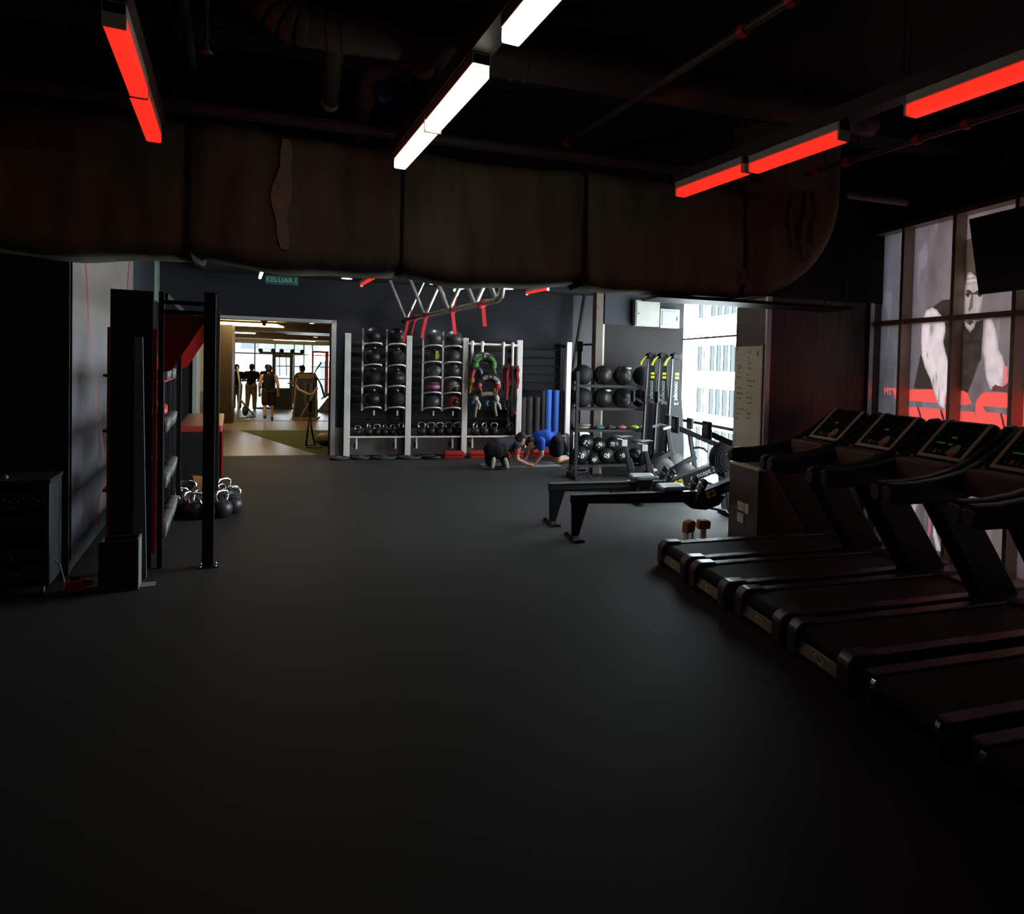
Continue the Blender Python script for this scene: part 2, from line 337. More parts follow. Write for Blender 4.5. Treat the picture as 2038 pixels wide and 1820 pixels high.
# ---- the printed window film (daylight shines through the print)
POL = {
'back': [(6.67, 1.683), (6.62, 1.882), (6.579, 2.029), (6.546, 1.999), (6.441, 1.819), (6.324, 1.684)],
'torso': [(6.426, 2.492), (6.278, 2.55), (6.128, 2.556), (5.987, 2.52), (5.956, 2.332), (5.868, 2.226), (5.773, 2.323), (5.689, 2.338), (5.7, 2.139), (5.701, 1.981), (5.733, 1.937), (5.852, 1.688), (5.934, 1.584), (6.142, 1.503), (6.117, 1.695), (6.113, 1.872), (6.211, 2.055), (6.231, 2.142), (6.21, 2.296), (6.275, 2.39), (6.347, 2.463)],
'hair': [(5.964, 3.086), (5.817, 3.11), (5.683, 3.037), (5.596, 2.848), (5.594, 2.581), (5.735, 2.593), (5.796, 2.735), (5.925, 2.771), (5.967, 2.649), (6.033, 2.711), (6.035, 2.993)],
'face': [(5.962, 2.565), (5.955, 2.644), (5.928, 2.777), (5.879, 2.784), (5.779, 2.706), (5.735, 2.593), (5.707, 2.545), (5.737, 2.396), (5.79, 2.333), (5.81, 2.267), (5.865, 2.23), (5.935, 2.284), (5.967, 2.42)],
'red1': [(7.035, 1.677), (5.915, 1.686), (5.863, 1.666), (5.799, 1.563), (6.965, 1.552)],
'red2': [(6.763, 1.494), (5.769, 1.5), (5.729, 1.43), (5.593, 1.107), (6.204, 1.039), (6.304, 1.332), (6.321, 1.37), (6.525, 1.376), (6.529, 1.305), (6.676, 1.294)],
'red3': [(5.702, 1.65), (5.664, 1.674), (5.614, 1.687), (5.373, 1.684), (5.318, 1.561), (5.651, 1.557), (5.643, 1.53), (5.609, 1.507), (5.441, 1.504), (5.309, 1.501), (5.277, 1.142), (5.575, 1.109), (5.698, 1.346), (5.752, 1.492), (5.75, 1.579), (5.733, 1.621)],
'red4': [(5.354, 1.683), (4.6, 1.68), (4.45, 1.2), (5.243, 1.146), (5.298, 1.502), (5.314, 1.592)],
'slit1': [(6.605, 1.497), (6.577, 1.499), (6.501, 1.362), (6.532, 1.36)],
'slit2': [(6.253, 1.501), (6.227, 1.503), (6.14, 1.344), (6.177, 1.341)],
'slit3': [(5.441, 1.506), (5.417, 1.508), (5.313, 1.246), (5.336, 1.244)],
'arm1': [(6.559, 2.394), (6.516, 2.464), (6.422, 2.492), (6.346, 2.46), (6.269, 2.391), (6.221, 2.33), (6.211, 2.255), (6.239, 2.145), (6.187, 2.026), (6.116, 1.87), (6.123, 1.701), (6.175, 1.61), (6.178, 1.499), (6.273, 1.539), (6.363, 1.693), (6.418, 1.798), (6.495, 1.889), (6.558, 2.013), (6.579, 2.168), (6.581, 2.307)],
'arm2': [(5.677, 2.372), (5.641, 2.397), (5.587, 2.341), (5.535, 2.244), (5.499, 2.127), (5.486, 2.059), (5.435, 1.998), (5.404, 1.924), (5.407, 1.824), (5.439, 1.722), (5.572, 1.711), (5.627, 1.806), (5.65, 1.889), (5.666, 1.993), (5.7, 2.048), (5.696, 2.167)],
'stem': [(5.428, 1.918), (5.367, 1.914), (5.371, 1.862), (5.357, 1.733), (5.429, 1.73), (5.418, 1.862)],
'bar': [(5.553, 1.727), (5.516, 1.754), (5.424, 1.739), (5.359, 1.776), (5.25, 1.796), (5.244, 1.693), (5.551, 1.696)],
'leg1': [(6.606, 0.544), (6.525, 0.558), (6.567, 0.439), (6.651, 0.192), (6.714, 0.257), (6.69, 0.417)],
'leg2': [(6.28, 0.391), (6.211, 0.257), (6.127, 0.105), (6.201, 0.088), (6.28, 0.268)],
'fr1': [(6.354, 0.476), (6.323, 0.482), (6.327, 0.283), (6.367, 0.165), (6.39, 0.17), (6.358, 0.287)],
'fr2': [(5.682, 0.846), (5.625, 0.855), (5.569, 0.435), (5.445, 0.239), (5.475, 0.223), (5.599, 0.407)],
'eye1': [(5.955, 2.585), (5.915, 2.606), (5.866, 2.582), (5.913, 2.548)],
'eye2': [(5.795, 2.577), (5.754, 2.592), (5.715, 2.56), (5.759, 2.54)],
'brow': [(5.965, 2.612), (5.903, 2.625), (5.84, 2.588), (5.782, 2.606), (5.735, 2.593), (5.781, 2.578), (5.839, 2.565), (5.902, 2.602)],
'nose': [(5.868, 2.581), (5.839, 2.565), (5.84, 2.455), (5.878, 2.411), (5.899, 2.431)],
'mouth': [(5.927, 2.326), (5.861, 2.341), (5.812, 2.32), (5.865, 2.29)],
}
_red = (1.0, 0.115, 0.10); _skin = (0.80, 0.69, 0.71); _drk = (0.046, 0.034, 0.028); _mid = (0.30, 0.25, 0.25)
PCOL = dict(back=_drk, torso=_drk, hair=(0.075, 0.055, 0.042), face=(0.66, 0.55, 0.55), red1=_red, red2=_red, red3=_red, red4=_red, slit1=_drk, slit2=_drk, slit3=_drk,
            arm1=_skin, arm2=(0.70, 0.60, 0.61), stem=(0.75, 0.22, 0.24), bar=(0.16, 0.05, 0.055), leg1=(0.45, 0.40, 0.41), leg2=(0.55, 0.50, 0.51), fr1=(0.55, 0.13, 0.17), fr2=(0.55, 0.13, 0.17),
            eye1=(0.05, 0.04, 0.04), eye2=(0.05, 0.04, 0.04), brow=(0.07, 0.055, 0.05), nose=(0.17, 0.135, 0.13), mouth=(0.08, 0.055, 0.055))
def inside(poly, X, Y):
    r = np.zeros(X.shape, bool); n = len(poly)
    for i in range(n):
        (x1, y1), (x2, y2) = poly[i], poly[(i + 1) % n]
        if y1 == y2: continue
        c = ((y1 > Y) != (y2 > Y)) & (X < (x2 - x1) * (Y - y1) / (y2 - y1) + x1); r ^= c
    return r
def edge_dist(poly, X, Y):
    d = np.full(X.shape, 9.0); n = len(poly)
    for i in range(n):
        (x1, y1), (x2, y2) = poly[i], poly[(i + 1) % n]; dx, dy = x2 - x1, y2 - y1
        t = np.clip(((X - x1) * dx + (Y - y1) * dy) / (dx * dx + dy * dy + 1e-9), 0, 1)
        d = np.minimum(d, np.hypot(X - x1 - t * dx, Y - y1 - t * dy))
    return d
def smooth_noise(shape, cells, seed):
    rg = np.random.RandomState(seed); h, w_ = shape; g = rg.rand(cells[0] + 2, cells[1] + 2)
    y = np.linspace(0, cells[0], h); x = np.linspace(0, cells[1], w_); yi = y.astype(int); xi = x.astype(int)
    fy = (y - yi)[:, None]; fx = (x - xi)[None, :]; fy = fy * fy * (3 - 2 * fy); fx = fx * fx * (3 - 2 * fx)
    a = g[yi][:, xi]; b = g[yi][:, xi + 1]; c = g[yi + 1][:, xi]; d = g[yi + 1][:, xi + 1]
    return (a * (1 - fx) + b * fx) * (1 - fy) + (c * (1 - fx) + d * fx) * fy
def print_grid(name, U, V, col, fn, m):
    h, w_ = U.shape
    vs = np.array([fn(u, v) for u, v in zip(U.ravel(), V.ravel())])
    idx = np.arange(h * w_).reshape(h, w_)
    fs = np.stack([idx[:-1, :-1], idx[:-1, 1:], idx[1:, 1:], idx[1:, :-1]], -1).reshape(-1, 4)
    me = bpy.data.meshes.new(name); me.from_pydata(vs.tolist(), [], fs.tolist())
    at = me.color_attributes.new('print', 'FLOAT_COLOR', 'POINT')
    rgba = np.ones((h * w_, 4), np.float32); rgba[:, :3] = np.clip(col.reshape(-1, 3), 0, 4); at.data.foreach_set('color', rgba.ravel())
    me.materials.append(m); ob = bpy.data.objects.new(name, me); C.objects.link(ob); return ob
nn = np.arange(2.40, 7.31, 0.0085); zz = np.arange(0.075, 3.36, 0.0085); U, V = np.meshgrid(nn, zz)
base = 0.60 + 0.55 * smooth_noise(U.shape, (6, 40), 1) + 0.25 * smooth_noise(U.shape, (30, 70), 2) + 0.35 * (smooth_noise(U.shape, (9, 60), 5) > 0.82)
lf = np.clip((U - 6.1) / 1.1, 0, 1)[..., None]
bgc = (np.array([0.165, 0.130, 0.136]) * (1 - lf) + np.array([0.095, 0.095, 0.115]) * lf) * base[..., None]
bgc = bgc * np.clip(0.55 + V / 1.6, 0.55, 1.15)[..., None]
for k, p in POL.items():
    x0, x1 = min(q[0] for q in p), max(q[0] for q in p); y0, y1 = min(q[1] for q in p), max(q[1] for q in p)
    ms = inside(p, U, V)
    c = np.array(PCOL[k])[None, :]
    sh = np.ones(U.shape)
    if k in ('arm1', 'arm2', 'face', 'leg1'):
        e = edge_dist(p, U, V); sh = 0.62 + 0.38 * np.clip(e / 0.035, 0, 1)
        sh *= 0.86 + 0.24 * smooth_noise(U.shape, (40, 90), 8)
        if k == 'arm1':
            for (cx, cy, rx, ry) in ((6.36, 1.76, 0.014, 0.05), (6.32, 1.80, 0.012, 0.06), (6.47, 2.02, 0.012, 0.03), (6.42, 2.28, 0.03, 0.07), (6.27, 1.62, 0.012, 0.08)):
                sh *= 1 - 0.6 * np.exp(-((U - cx) / rx) ** 2 - ((V - cy) / ry) ** 2)
        if k == 'arm2': sh *= np.clip(0.55 + (5.70 - U) / 0.16, 0.55, 1.0)
        if k == 'face': sh *= np.clip(0.75 + 0.35 * np.sin((V - 2.6) * 140) * (V > 2.66), 0.6, 1.1)
    if k in ('torso', 'hair'): sh = 0.7 + 0.6 * smooth_noise(U.shape, (70, 70), 4)
    bgc[ms] = (c * sh[ms][:, None])
# the two small letters before the first stroke, mirrored because the film is read from the street
for (p, q) in (((7.17, 1.61), (7.17, 1.675)), ((7.17, 1.675), (7.14, 1.64)), ((7.14, 1.64), (7.115, 1.675)), ((7.115, 1.675), (7.115, 1.61)), ((7.095, 1.67), (7.045, 1.67)), ((7.07, 1.67), (7.07, 1.61))):
    e = edge_dist([p, q, p], U, V); bgc[e < 0.008] = _red
FILM = bpy.data.materials.new('printed_film'); FILM.use_nodes = True; nt = FILM.node_tree; nt.nodes.remove(nt.nodes['Principled BSDF'])
at = nt.nodes.new('ShaderNodeAttribute'); at.attribute_name = 'print'
sc_ = nt.nodes.new('ShaderNodeVectorMath'); sc_.operation = 'SCALE'; sc_.inputs['Scale'].default_value = 1.0 / SKY
tl = nt.nodes.new('ShaderNodeBsdfTranslucent'); gs = nt.nodes.new('ShaderNodeBsdfGlossy'); gs.inputs['Roughness'].default_value = 0.25
mxs = nt.nodes.new('ShaderNodeMixShader'); mxs.inputs[0].default_value = 0.02
nt.links.new(at.outputs['Color'], sc_.inputs[0]); nt.links.new(sc_.outputs[0], tl.inputs[0]); nt.links.new(tl.outputs[0], mxs.inputs[1]); nt.links.new(gs.outputs[0], mxs.inputs[2])
nt.links.new(mxs.outputs[0], nt.nodes['Material Output'].inputs[0])
film = print_grid('window_film', U, V, bgc / np.array([0.90, 0.965, 1.0]), lambda u, v: (4.97, u, v), FILM); inB(film)
tag(film, 'large backlit window print of a muscular rider in black vest above red letters', 'window print')

# ---- printed panel on the left flank wall
yy = np.arange(8.1, 12.80, 0.012); zz = np.arange(0.10, 3.3, 0.012); U, V = np.meshgrid(yy, zz)
gx = np.array([0.125, 0.121, 0.130]); st = smooth_noise(U.shape, (2, 260), 11) * 0.35 + 0.82
bl = smooth_noise(U.shape, (7, 5), 21) * 0.6 + smooth_noise(U.shape, (16, 12), 22) * 0.4
val = np.clip(0.45 + (V - 0.4) * 0.26, 0.3, 1.15) * st
dk = np.zeros(U.shape)
for (cy, cz, ry, rz_) in ((8.75, 1.55, .50, .20), (9.1, 0.98, .6, .20), (9.2, 0.35, .5, .25), (10.2, 0.95, .6, .2), (11.2, 1.5, .8, .3), (10.1, 1.60, .45, .16), (8.4, 0.7, .25, .14)):
    dk = np.maximum(dk, 0.92 * np.exp(-((U - cy) / ry) ** 2 - ((V - cz) / rz_) ** 2))
pc = gx[None, None, :] * (val * (1 - dk) * (0.7 + 0.6 * bl))[..., None]
pc = pc * (np.array([1.12, 1.02, 0.90]) * np.clip((V - 1.9) / 0.4, 0, 1)[..., None] + np.array([0.95, 0.98, 1.1]) * (1 - np.clip((V - 1.9) / 0.4, 0, 1)[..., None]))
for (p, q, w_) in (((8.62, 3.3), (9.05, 2.1), .05), ((9.05, 2.1), (10.1, 0.75), .03), ((12.6, 3.3), (10.5, 0.6), .05), ((10.5, 0.6), (9.6, 0.15), .03)):
    e = edge_dist([p, q, p], U, V); pc[e < w_ * 1.0] = (0.22, 0.036, 0.024)
PRN = bpy.data.materials.new('printed_panel'); PRN.use_nodes = True; nt = PRN.node_tree; b = nt.nodes['Principled BSDF']
at = nt.nodes.new('ShaderNodeAttribute'); at.attribute_name = 'print'; nt.links.new(at.outputs['Color'], b.inputs['Base Color']); b.inputs['Roughness'].default_value = 0.45
pn = print_grid('wall_print', U, V, pc, lambda u, v: (-1.120, u, v), PRN)
sm = pn.modifiers.new('thickness', 'SOLIDIFY'); sm.thickness = 0.008; sm.offset = -1
tag(pn, 'tall grey blurred wall print with thin red lines beside the black storage rack', 'wall print')
o = MB().box(-1.13, -1.10, 16.25, 16.9, 2.72, 3.6).build('glass_strip', mat('green_glass_strip', (0.30, 0.42, 0.34), 0.2), None)
tag(o, 'narrow pale green upright panel strip high on the far left wall', 'panel')

# ================================================================ NEXT ROOM
STONE = wood('beige_cladding', (0.16, 0.115, 0.065), (0.25, 0.18, 0.105), 0.5, (1, 1, 14))
CEILN = mat('cream_ceiling', (0.42, 0.33, 0.21), 0.7, var=0.04)
struct(inB(MB().box(-7, 2.2, 16.75, 39.0, 2.85, 3.0).build('ceiling_next', CEILN)))
struct(inB(MB().box(-4.4, -4.2, 16.75, 24.8, 0, 2.85).build('wall_next_left', STONE)))
struct(inB(MB().box(-4.3, -3.92, 24.8, 25.2, 0, 2.85).build('wall_next_pillar', mat('dark_pillar', (0.06, 0.045, 0.03), 0.5))))
struct(inB(MB().box(2.0, 2.2, 16.75, 39.0, 0, 2.85).build('wall_next_right', CEILN)))
struct(inB(MB().box(-7.2, -7.0, 16.75, 39.0, 0, 2.85).build('wall_next_far_left', CEILN)))
struct(inB(MB().box(-7, -5.95, 38.0, 38.2, 0, 2.85).build('wall_next_back', mat('brown_wall', (0.18, 0.14, 0.09), 0.6))))
struct(inB(MB().box(-2.0, 2.0, 38.0, 38.2, 0, 2.85).build('wall_next_back_right', mat('red_wall', (0.30, 0.03, 0.03), 0.6))))
struct(inB(MB().box(-5.95, -2.0, 38.0, 38.2, 2.42, 2.85).build('wall_next_head', CEILN)))
struct(inB(MB().box(-6.5, -3.0, 27.0, 28.2, 2.62, 2.85).build('trim_6', CEILN)))
struct(inB(MB().box(-3.0, 1.8, 26.0, 29.0, 2.60, 2.85).build('trim_7', BWOOD)))
struct(inB(MB().box(-6.5, 1.8, 31.5, 33.0, 2.50, 2.85).build('trim_8', CEILN)))
WFR = mat('far_window_frame', (0.12, 0.12, 0.12), 0.5)
w3 = MB().box(-5.95, -2.0, 38.02, 38.10, 1.98, 2.03).build('window_3', WFR); struct(inB(w3))
for s in (-5.95, -5.2, -4.45, -3.72, -3.35, -3.02): MB().box(s, s + 0.05, 38.02, 38.1, 0, 2.42).build('window_frame', WFR, w3)
MB().box(-4.45, -2.0, 38.02, 38.1, 1.48, 1.52).build('window_frame', WFR, w3)
MB().box(-4.45, -2.0, 38.02, 38.1, 0.95, 0.99).build('window_frame', WFR, w3)
RF = mat('red_window_frame', (0.5, 0.04, 0.035), 0.5)
for (a, b, c, d) in ((-3.02, -2.94, 0.3, 2.2), (-2.5, -2.36, 0.3, 2.2), (-3.02, -2.36, 2.1, 2.2)):
    MB().box(a, b, 37.95, 38.12, c, d).build('window_frame', RF, w3)
MB().box(-5.9, -2.0, 38.05, 38.06, 0, 2.42).build('pane', GL, w3)
# what stands across the street: pale walls seen through the far window
bl = bthing('pale_building', 'pale grey building across the street seen through the far window', 'building', -4.2, 44)
MB().box(-3.5, 0.2, 0, 0.4, -1, 2.3).build('wall', mat('pale_facade', (0.045, 0.047, 0.05), 0.7), bl)
MB().box(1.1, 2.3, -0.5, -0.01, -1, 1.75).build('shop_front', mat('grey_shop', (0.035, 0.038, 0.045), 0.7), bl)
MB().box(1.1, 2.3, -0.52, -0.5, 1.45, 1.62).build('sign_band', mat('blue_band', (0.02, 0.05, 0.09), 0.7), bl)
MB().box(-2.4, -1.6, -0.05, 0.0, 2.3, 2.9).build('blue_board', mat('blue_board', (0.015, 0.022, 0.06), 0.7), bl)
MB().box(-1.4, 1.0, -0.05, 0.0, 2.3, 2.8).build('green_board', mat('green_board', (0.03, 0.06, 0.045), 0.7), bl)

WARM = mat('warm_cove', (0.8, 0.7, 0.5), 0.5, emit=(1.0, 0.72, 0.34), es=8.0)
WARM2 = mat('added_uplight_glow', (0.8, 0.7, 0.5), 0.5, emit=(1.0, 0.76, 0.42), es=3.0)
def cove(s0, s1, n, z, lab, hw=0.16):
    t = bthing('cove_light', lab, 'ceiling light', (s0 + s1) / 2, n, z, group='warm cove lights of the next room')
    h = (s1 - s0) / 2
    MB().box(-h - .05, h + .05, -hw - .04, hw + .04, 0.02, 0.07).build('housing', CEILN, t)
    MB().box(-h, h, -hw, hw, -0.01, 0.02).build('diffuser', WARM, t)
    MB().box(-h, h, -hw, hw, 0.07, 0.08).build('added_uplight', WARM2, t)  # glowing top face added to brighten the ceiling above
cove(-5.0, -2.75, 24.6, 2.70, 'brightest long warm ceiling light just inside the doorway', 0.85)
cove(-3.6, -1.2, 18.4, 2.70, 'added unseen warm ceiling light above the turf edge just past the door head')  # unseen, added to brighten the turf and floor past the doorway
cove(-3.8, -1.6, 21.2, 2.70, 'added unseen warm ceiling light over the far end of the green turf')  # second unseen light added for the same brightening
cove(-5.4, -4.1, 30.0, 2.62, 'short orange ceiling light at left above the cable tower')
cove(-4.0, -2.6, 34.0, 2.52, 'distant warm ceiling light in front of the far window')
for i, (s, n) in enumerate(((-2.0, 25.0), (-2.35, 31.0), (-2.6, 33.5))):
    t = bthing('downlight', ('round recessed downlight nearest the doorway of the next room', 'small round downlight by the far red frame', 'smallest round downlight near the far window')[i], 'ceiling light', s, n, 2.83 if i == 0 else 2.6 if i == 1 else 2.75)
    MB().lathe([(0.0, 0.0), (0.06, 0.0), (0.075, 0.01), (0.08, 0.03)], seg=14).build('ring', ALU, t)
    MB().lathe([(0.001, -0.004), (0.055, -0.004), (0.055, 0.0)], seg=14).build('lens', WARM, t)
o = MB().lathe([(0.001, -0.19), (0.03, -0.18), (0.04, -0.12), (0.10, -0.06), (0.22, 0.0), (0.22, 0.02), (0.001, 0.02)], seg=18).build('alarm_bell', REDPL)
inB(o, -2.32, 18.2, 2.645); tag(o, 'red cone-shaped bell under the ceiling just beyond the doorway', 'alarm')
MB().tube([(0, 0, 0.02), (0, 0, 0.2)], 0.02, 8).build('stem', REDPL, o)
# poster on the cladding
o = MB().box(-4.199, -4.185, 21.2, 22.6, 0.95, 2.15).build('poster', mat('poster_paper', (0.5, 0.45, 0.38), 0.6)); inB(o)
tag(o, 'pale wall poster with red figures glimpsed beside the black rig post', 'poster')
MB().box(-4.186, -4.18, 21.5, 22.2, 1.65, 1.95).build('print_figure', mat('poster_red', (0.25, 0.06, 0.04), 0.6), o)
MB().box(-4.186, -4.18, 21.5, 22.2, 1.15, 1.5).build('print_figure', MATS['poster_red'], o)
# ================================================================ CEILING SERVICES
# ---- the big wrapped duct: straight run, seams, sagging folds, elbow rising at its right end
def rrect(y0, y1, z0, z1, r, k=5):
    out = []
    for (cy, cz, a0) in ((y1 - r, z1 - r, 0), (y0 + r, z1 - r, 90), (y0 + r, z0 + r, 180), (y1 - r, z0 + r, 270)):
        for i in range(k + 1):
            a = R(a0 + 90 * i / k); out.append((cy + r * math.cos(a), cz + r * math.sin(a)))
    return out
duct = bthing('air_duct', 'huge black wrapped air duct crossing the room under the ceiling', 'duct', 0, 0, 0)
N0, N1, Z0, Z1 = 5.83, 6.35, 2.42, 3.27
prof = rrect(N0, N1, Z0, Z1, 0.12)
def loft(rings, closed_caps=True):
    mb = MB(); k = len(rings[0]); vs = [p for g in rings for p in g]; fs = []
    for i in range(len(rings) - 1):
        for j in range(k): fs.append((i * k + j, i * k + (j + 1) % k, (i + 1) * k + (j + 1) % k, (i + 1) * k + j))
    mb.add(vs, fs, True)
    if closed_caps: mb.add(rings[0], [tuple(range(k))]); mb.add(rings[-1], [tuple(range(k))])
    return mb
def fold(s, p):
    a = 0.014 * math.sin(s * 2.1 + p[1] * 3) + 0.010 * math.sin(s * 5.3 + 1.3 + p[1] * 1.7) + 0.007 * math.sin(s * 11.0 - p[1] * 4.0)
    return a
def duct_run(s0, s1, name):
    rings = []; n = int((s1 - s0) / 0.06)
    for i in range(n + 1):
        s = s0 + (s1 - s0) * i / n; e = min(i, n - i); tight = 0.025 if e == 0 else 0.0
        ring = []
        for (y, z) in prof:
            cy, cz = (N0 + N1) / 2, (Z0 + Z1) / 2; d = fold(s, (y, z)) - tight
            L = math.hypot(y - cy, z - cz); sag = -0.03 * max(0, math.sin((s - s0) / (s1 - s0) * math.pi)) if z < Z0 + 0.2 else 0
            ring.append((s, y + (y - cy) / L * d, z + (z - cz) / L * d + sag))
        rings.append(ring)
    return loft(rings).build(name, DUCTM, duct)
for a, b in ((-4.3, -2.3), (-2.3, -1.17), (-1.17, 0.08), (0.08, 1.35), (1.35, 2.66)): duct_run(a, b, 'duct_section')
# elbow: turns up about the upper right edge
rings = []
for i in range(15):
    t = R(90 * i / 14); ring = []
    for (y, z) in prof:
        rad = (Z1 + 0.06) - z
        ring.append((2.66 + rad * math.sin(t), y, Z1 + 0.06 - rad * math.cos(t)))
    rings.append(ring)
loft(rings).build('duct_elbow', DUCTM, duct)
up = [[(2.66 + (Z1 + .06 - z), y, zz_) for (y, z) in prof] for zz_ in (Z1 + .06, 4.1)]
loft(up).build('duct_riser', DUCTM, duct)
for s in (-2.3, -1.17, 0.08, 1.35, 2.66):
    k = [(s - 0.012, y * 1.0, z) for (y, z) in rrect(N0 - .004, N1 + .004, Z0 - .012, Z1 + .004, 0.12)]; k2 = [(s + 0.012, p[1], p[2]) for p in k]
    loft([k, k2]).build('seam_band', mat('duct_band', (0.03, 0.027, 0.021), 0.8, spec=.1), duct)
rust = mat('torn_foil', (0.22, 0.13, 0.085), 0.4, 0.3, var=0.6, scale=12)
def patch(mb, s, z0, z1, w_, wob):
    k = 14; vs = []; fs = []
    for i in range(k + 1):
        z = z0 + (z1 - z0) * i / k; ww = w_ * (0.75 + 0.25 * math.sin(i * 0.8 + wob)) * min(1, (i + 1) / 3, (k + 1 - i) / 3); c = s + 0.015 * math.sin(i * 0.45 + wob)
        vs += [(c - ww, N0 - 0.022, z), (c + ww, N0 - 0.022, z), (c + ww, N0 - 0.004, z), (c - ww, N0 - 0.004, z)]
    for i in range(k):
        for j in range(4): fs.append((i * 4 + j, i * 4 + (j + 1) % 4, i * 4 + 4 + (j + 1) % 4, i * 4 + 4 + j))
    fs += [(0, 1, 2, 3), (k * 4, k * 4 + 1, k * 4 + 2, k * 4 + 3)]
    mb.add(vs, fs)
for i, (s, z0, z1, w_) in enumerate(((2.70, 2.53, 3.26, 0.03), (3.07, 2.82, 3.30, 0.018), (3.19, 2.73, 3.32, 0.027), (3.28, 2.86, 3.30, 0.016), (2.64, 2.50, 2.64, 0.045))):
    mb = MB(); patch(mb, s, z0, z1, w_, i * 1.3); mb.build('torn_foil', rust, duct)
mb = MB(); patch(mb, -0.64, 2.51, 3.22, 0.06, 2.2); mb.build('wrap_flap', mat('wrap_flap', (0.36, 0.33, 0.25), 0.6, var=0.4), duct)
# platform tray and hanger rods under the elbow
MB().box(1.95, 3.72, 5.87, 6.31, 2.365, 2.39).build('tray', BLKMET, duct)
for s in (3.45, 3.66): MB().tube([(s, 5.9, 2.38), (s, 5.9, 4.1)], 0.006, 6).build('hanger_rod', BLKMET, duct)

# ---- pipes
def bpipe(name, lab, pts, r, cat='pipe', m=PIPEM, collars=()):
    t = bthing(name, lab, cat, 0, 0, 0)
    MB().tube(pts, r, 14).build('tube', m, t)
    for c in collars:
        p = Vector(pts[0]).lerp(Vector(pts[-1]), c); d = (Vector(pts[-1]) - Vector(pts[0])).normalized()
        MB().tube([p - d * 0.012, p + d * 0.012], r * 1.08, 14).build('collar', m, t)
    for c in (0.2, 0.7):
        p = Vector(pts[0]).lerp(Vector(pts[-1]), c); MB().tube([p + Vector((0, 0, r)), (p.x, p.y, 4.1)], 0.006, 6).build('hanger_rod', BLKMET, t)
    return t
bpipe('drain_pipe', 'fat dark pipe running right from the wrapped elbow to the red lights', [(-0.42, 4.81, 3.60), (3.15, 4.81, 3.60)], 0.115, collars=(0.03, 0.05, 0.16, 0.20, 0.22, 0.30, 0.32))
t = bthing('pipe_elbow', 'ribbed pale elbow where the fat ceiling pipe turns up at top left', 'pipe', 0, 0, 0)
for i in range(7):
    a0, a1 = R(90 * i / 7), R(90 * (i + 0.85) / 7)
    f = lambda a: (-0.42 - 0.24 * math.sin(a), 4.81 - 0.02 * a, 3.60 + 0.24 * (1 - math.cos(a)))
    MB().tube([f(a0), f((a0 + a1) / 2), f(a1)], [0.118, 0.124, 0.118], 16).build('rib', PIPEM, t)
MB().tube([(-0.66, 4.78, 3.84), (-0.66, 4.78, 4.1)], 0.118, 16).build('riser', PIPEM, t)
bpipe('long_pipe', 'long thin dark pipe lying along the front top edge of the duct', [(-4.2, 5.67, 3.31), (2.6, 5.67, 3.31)], 0.04, collars=(0.38, 0.41))
t = bthing('valve_pipe', 'shorter wrapped pipe with a pale cut end hanging left of the white light', 'pipe', 0, 0, 0)
MB().tube([(-0.30, 5.0, 3.62), (-0.33, 5.25, 3.52), (-0.36, 5.6, 3.44)], [0.055, 0.055, 0.045], 12).build('tube', PIPEM, t)
MB().tube([(-0.36, 5.6, 3.44), (-0.365, 5.64, 3.43)], 0.05, 12).build('cut_end', mat('pale_lagging', (0.35, 0.32, 0.27), 0.6), t)
t = bthing('branch_pipe', 'branched wrapped pipe with valve bulges hanging right of the cut pipe', 'pipe', 0, 0, 0)
MB().tube([(0.16, 5.0, 3.56), (-0.10, 5.15, 3.52), (-0.14, 5.35, 3.48), (-0.17, 5.7, 3.40)], [0.05, 0.052, 0.05, 0.04], 12).build('tube', PIPEM, t)
MB().tube([(-0.17, 5.7, 3.40), (-0.18, 5.95, 3.36)], [0.035, 0.03], 10).build('tube', PIPEM, t)
MB().ball((-0.19, 6.0, 3.34), 0.05, 12, 8).build('bulge', PIPEM, t)
MB().ball((-0.155, 5.5, 3.45), 0.058, 12, 8).build('bulge', PIPEM, t)
MB().tube([(0.16, 4.93, 3.56), (0.16, 5.06, 3.56)], 0.075, 14).build('valve', mat('pale_valve', (0.26, 0.23, 0.18), 0.4), t)
MB().tube([(-0.05, 5.16, 3.42), (-0.04, 5.24, 3.41)], 0.045, 12).build('blue_tape', mat('blue_tape', (0.02, 0.06, 0.3), 0.5), t)
def wpipe(name, lab, pts, r, rings, m=PIPEM):
    t = thing(name, lab, 'pipe')
    MB().tube(pts, r, 10).build('tube', m, t)
    for y in rings:
        p = Vector(pts[0]); q = Vector(pts[-1]); k = (y - p.y) / (q.y - p.y); c = p.lerp(q, k)
        MB().tube([c - Vector((0, .025, 0)), c + Vector((0, .025, 0))], r * 1.5, 10).build('red_coupling', REDPL, t)
    for y in (2.5, 3.9, 4.75):
        MB().tube([(pts[0][0], y, pts[0][2]), (pts[0][0], y, 4.1)], 0.005, 6).build('hanger_rod', BLKMET, t)
wpipe('sprinkler_pipe', 'thin sprinkler pipe with red couplings between the white and red lights', [(2.17, 1.5, 3.5), (2.17, 7.0, 3.5)], 0.022, (2.95, 3.35, 5.75, 6.1))
wpipe('sprinkler_pipe', 'thin sprinkler pipe with red couplings behind the right red lights', [(3.85, 1.5, 3.36), (3.85, 5.0, 3.36)], 0.022, (3.4, 3.8, 4.5, 4.85))
wpipe('conduit', 'thin conduit running in depth above the left red light', [(-0.25, 1.5, 3.75), (-0.25, 6.4, 3.75)], 0.03, ())
t = bthing('cable_tray', 'flat grey panel hung above the white light near the fat pipe', 'cable tray', 0, 0, 0)
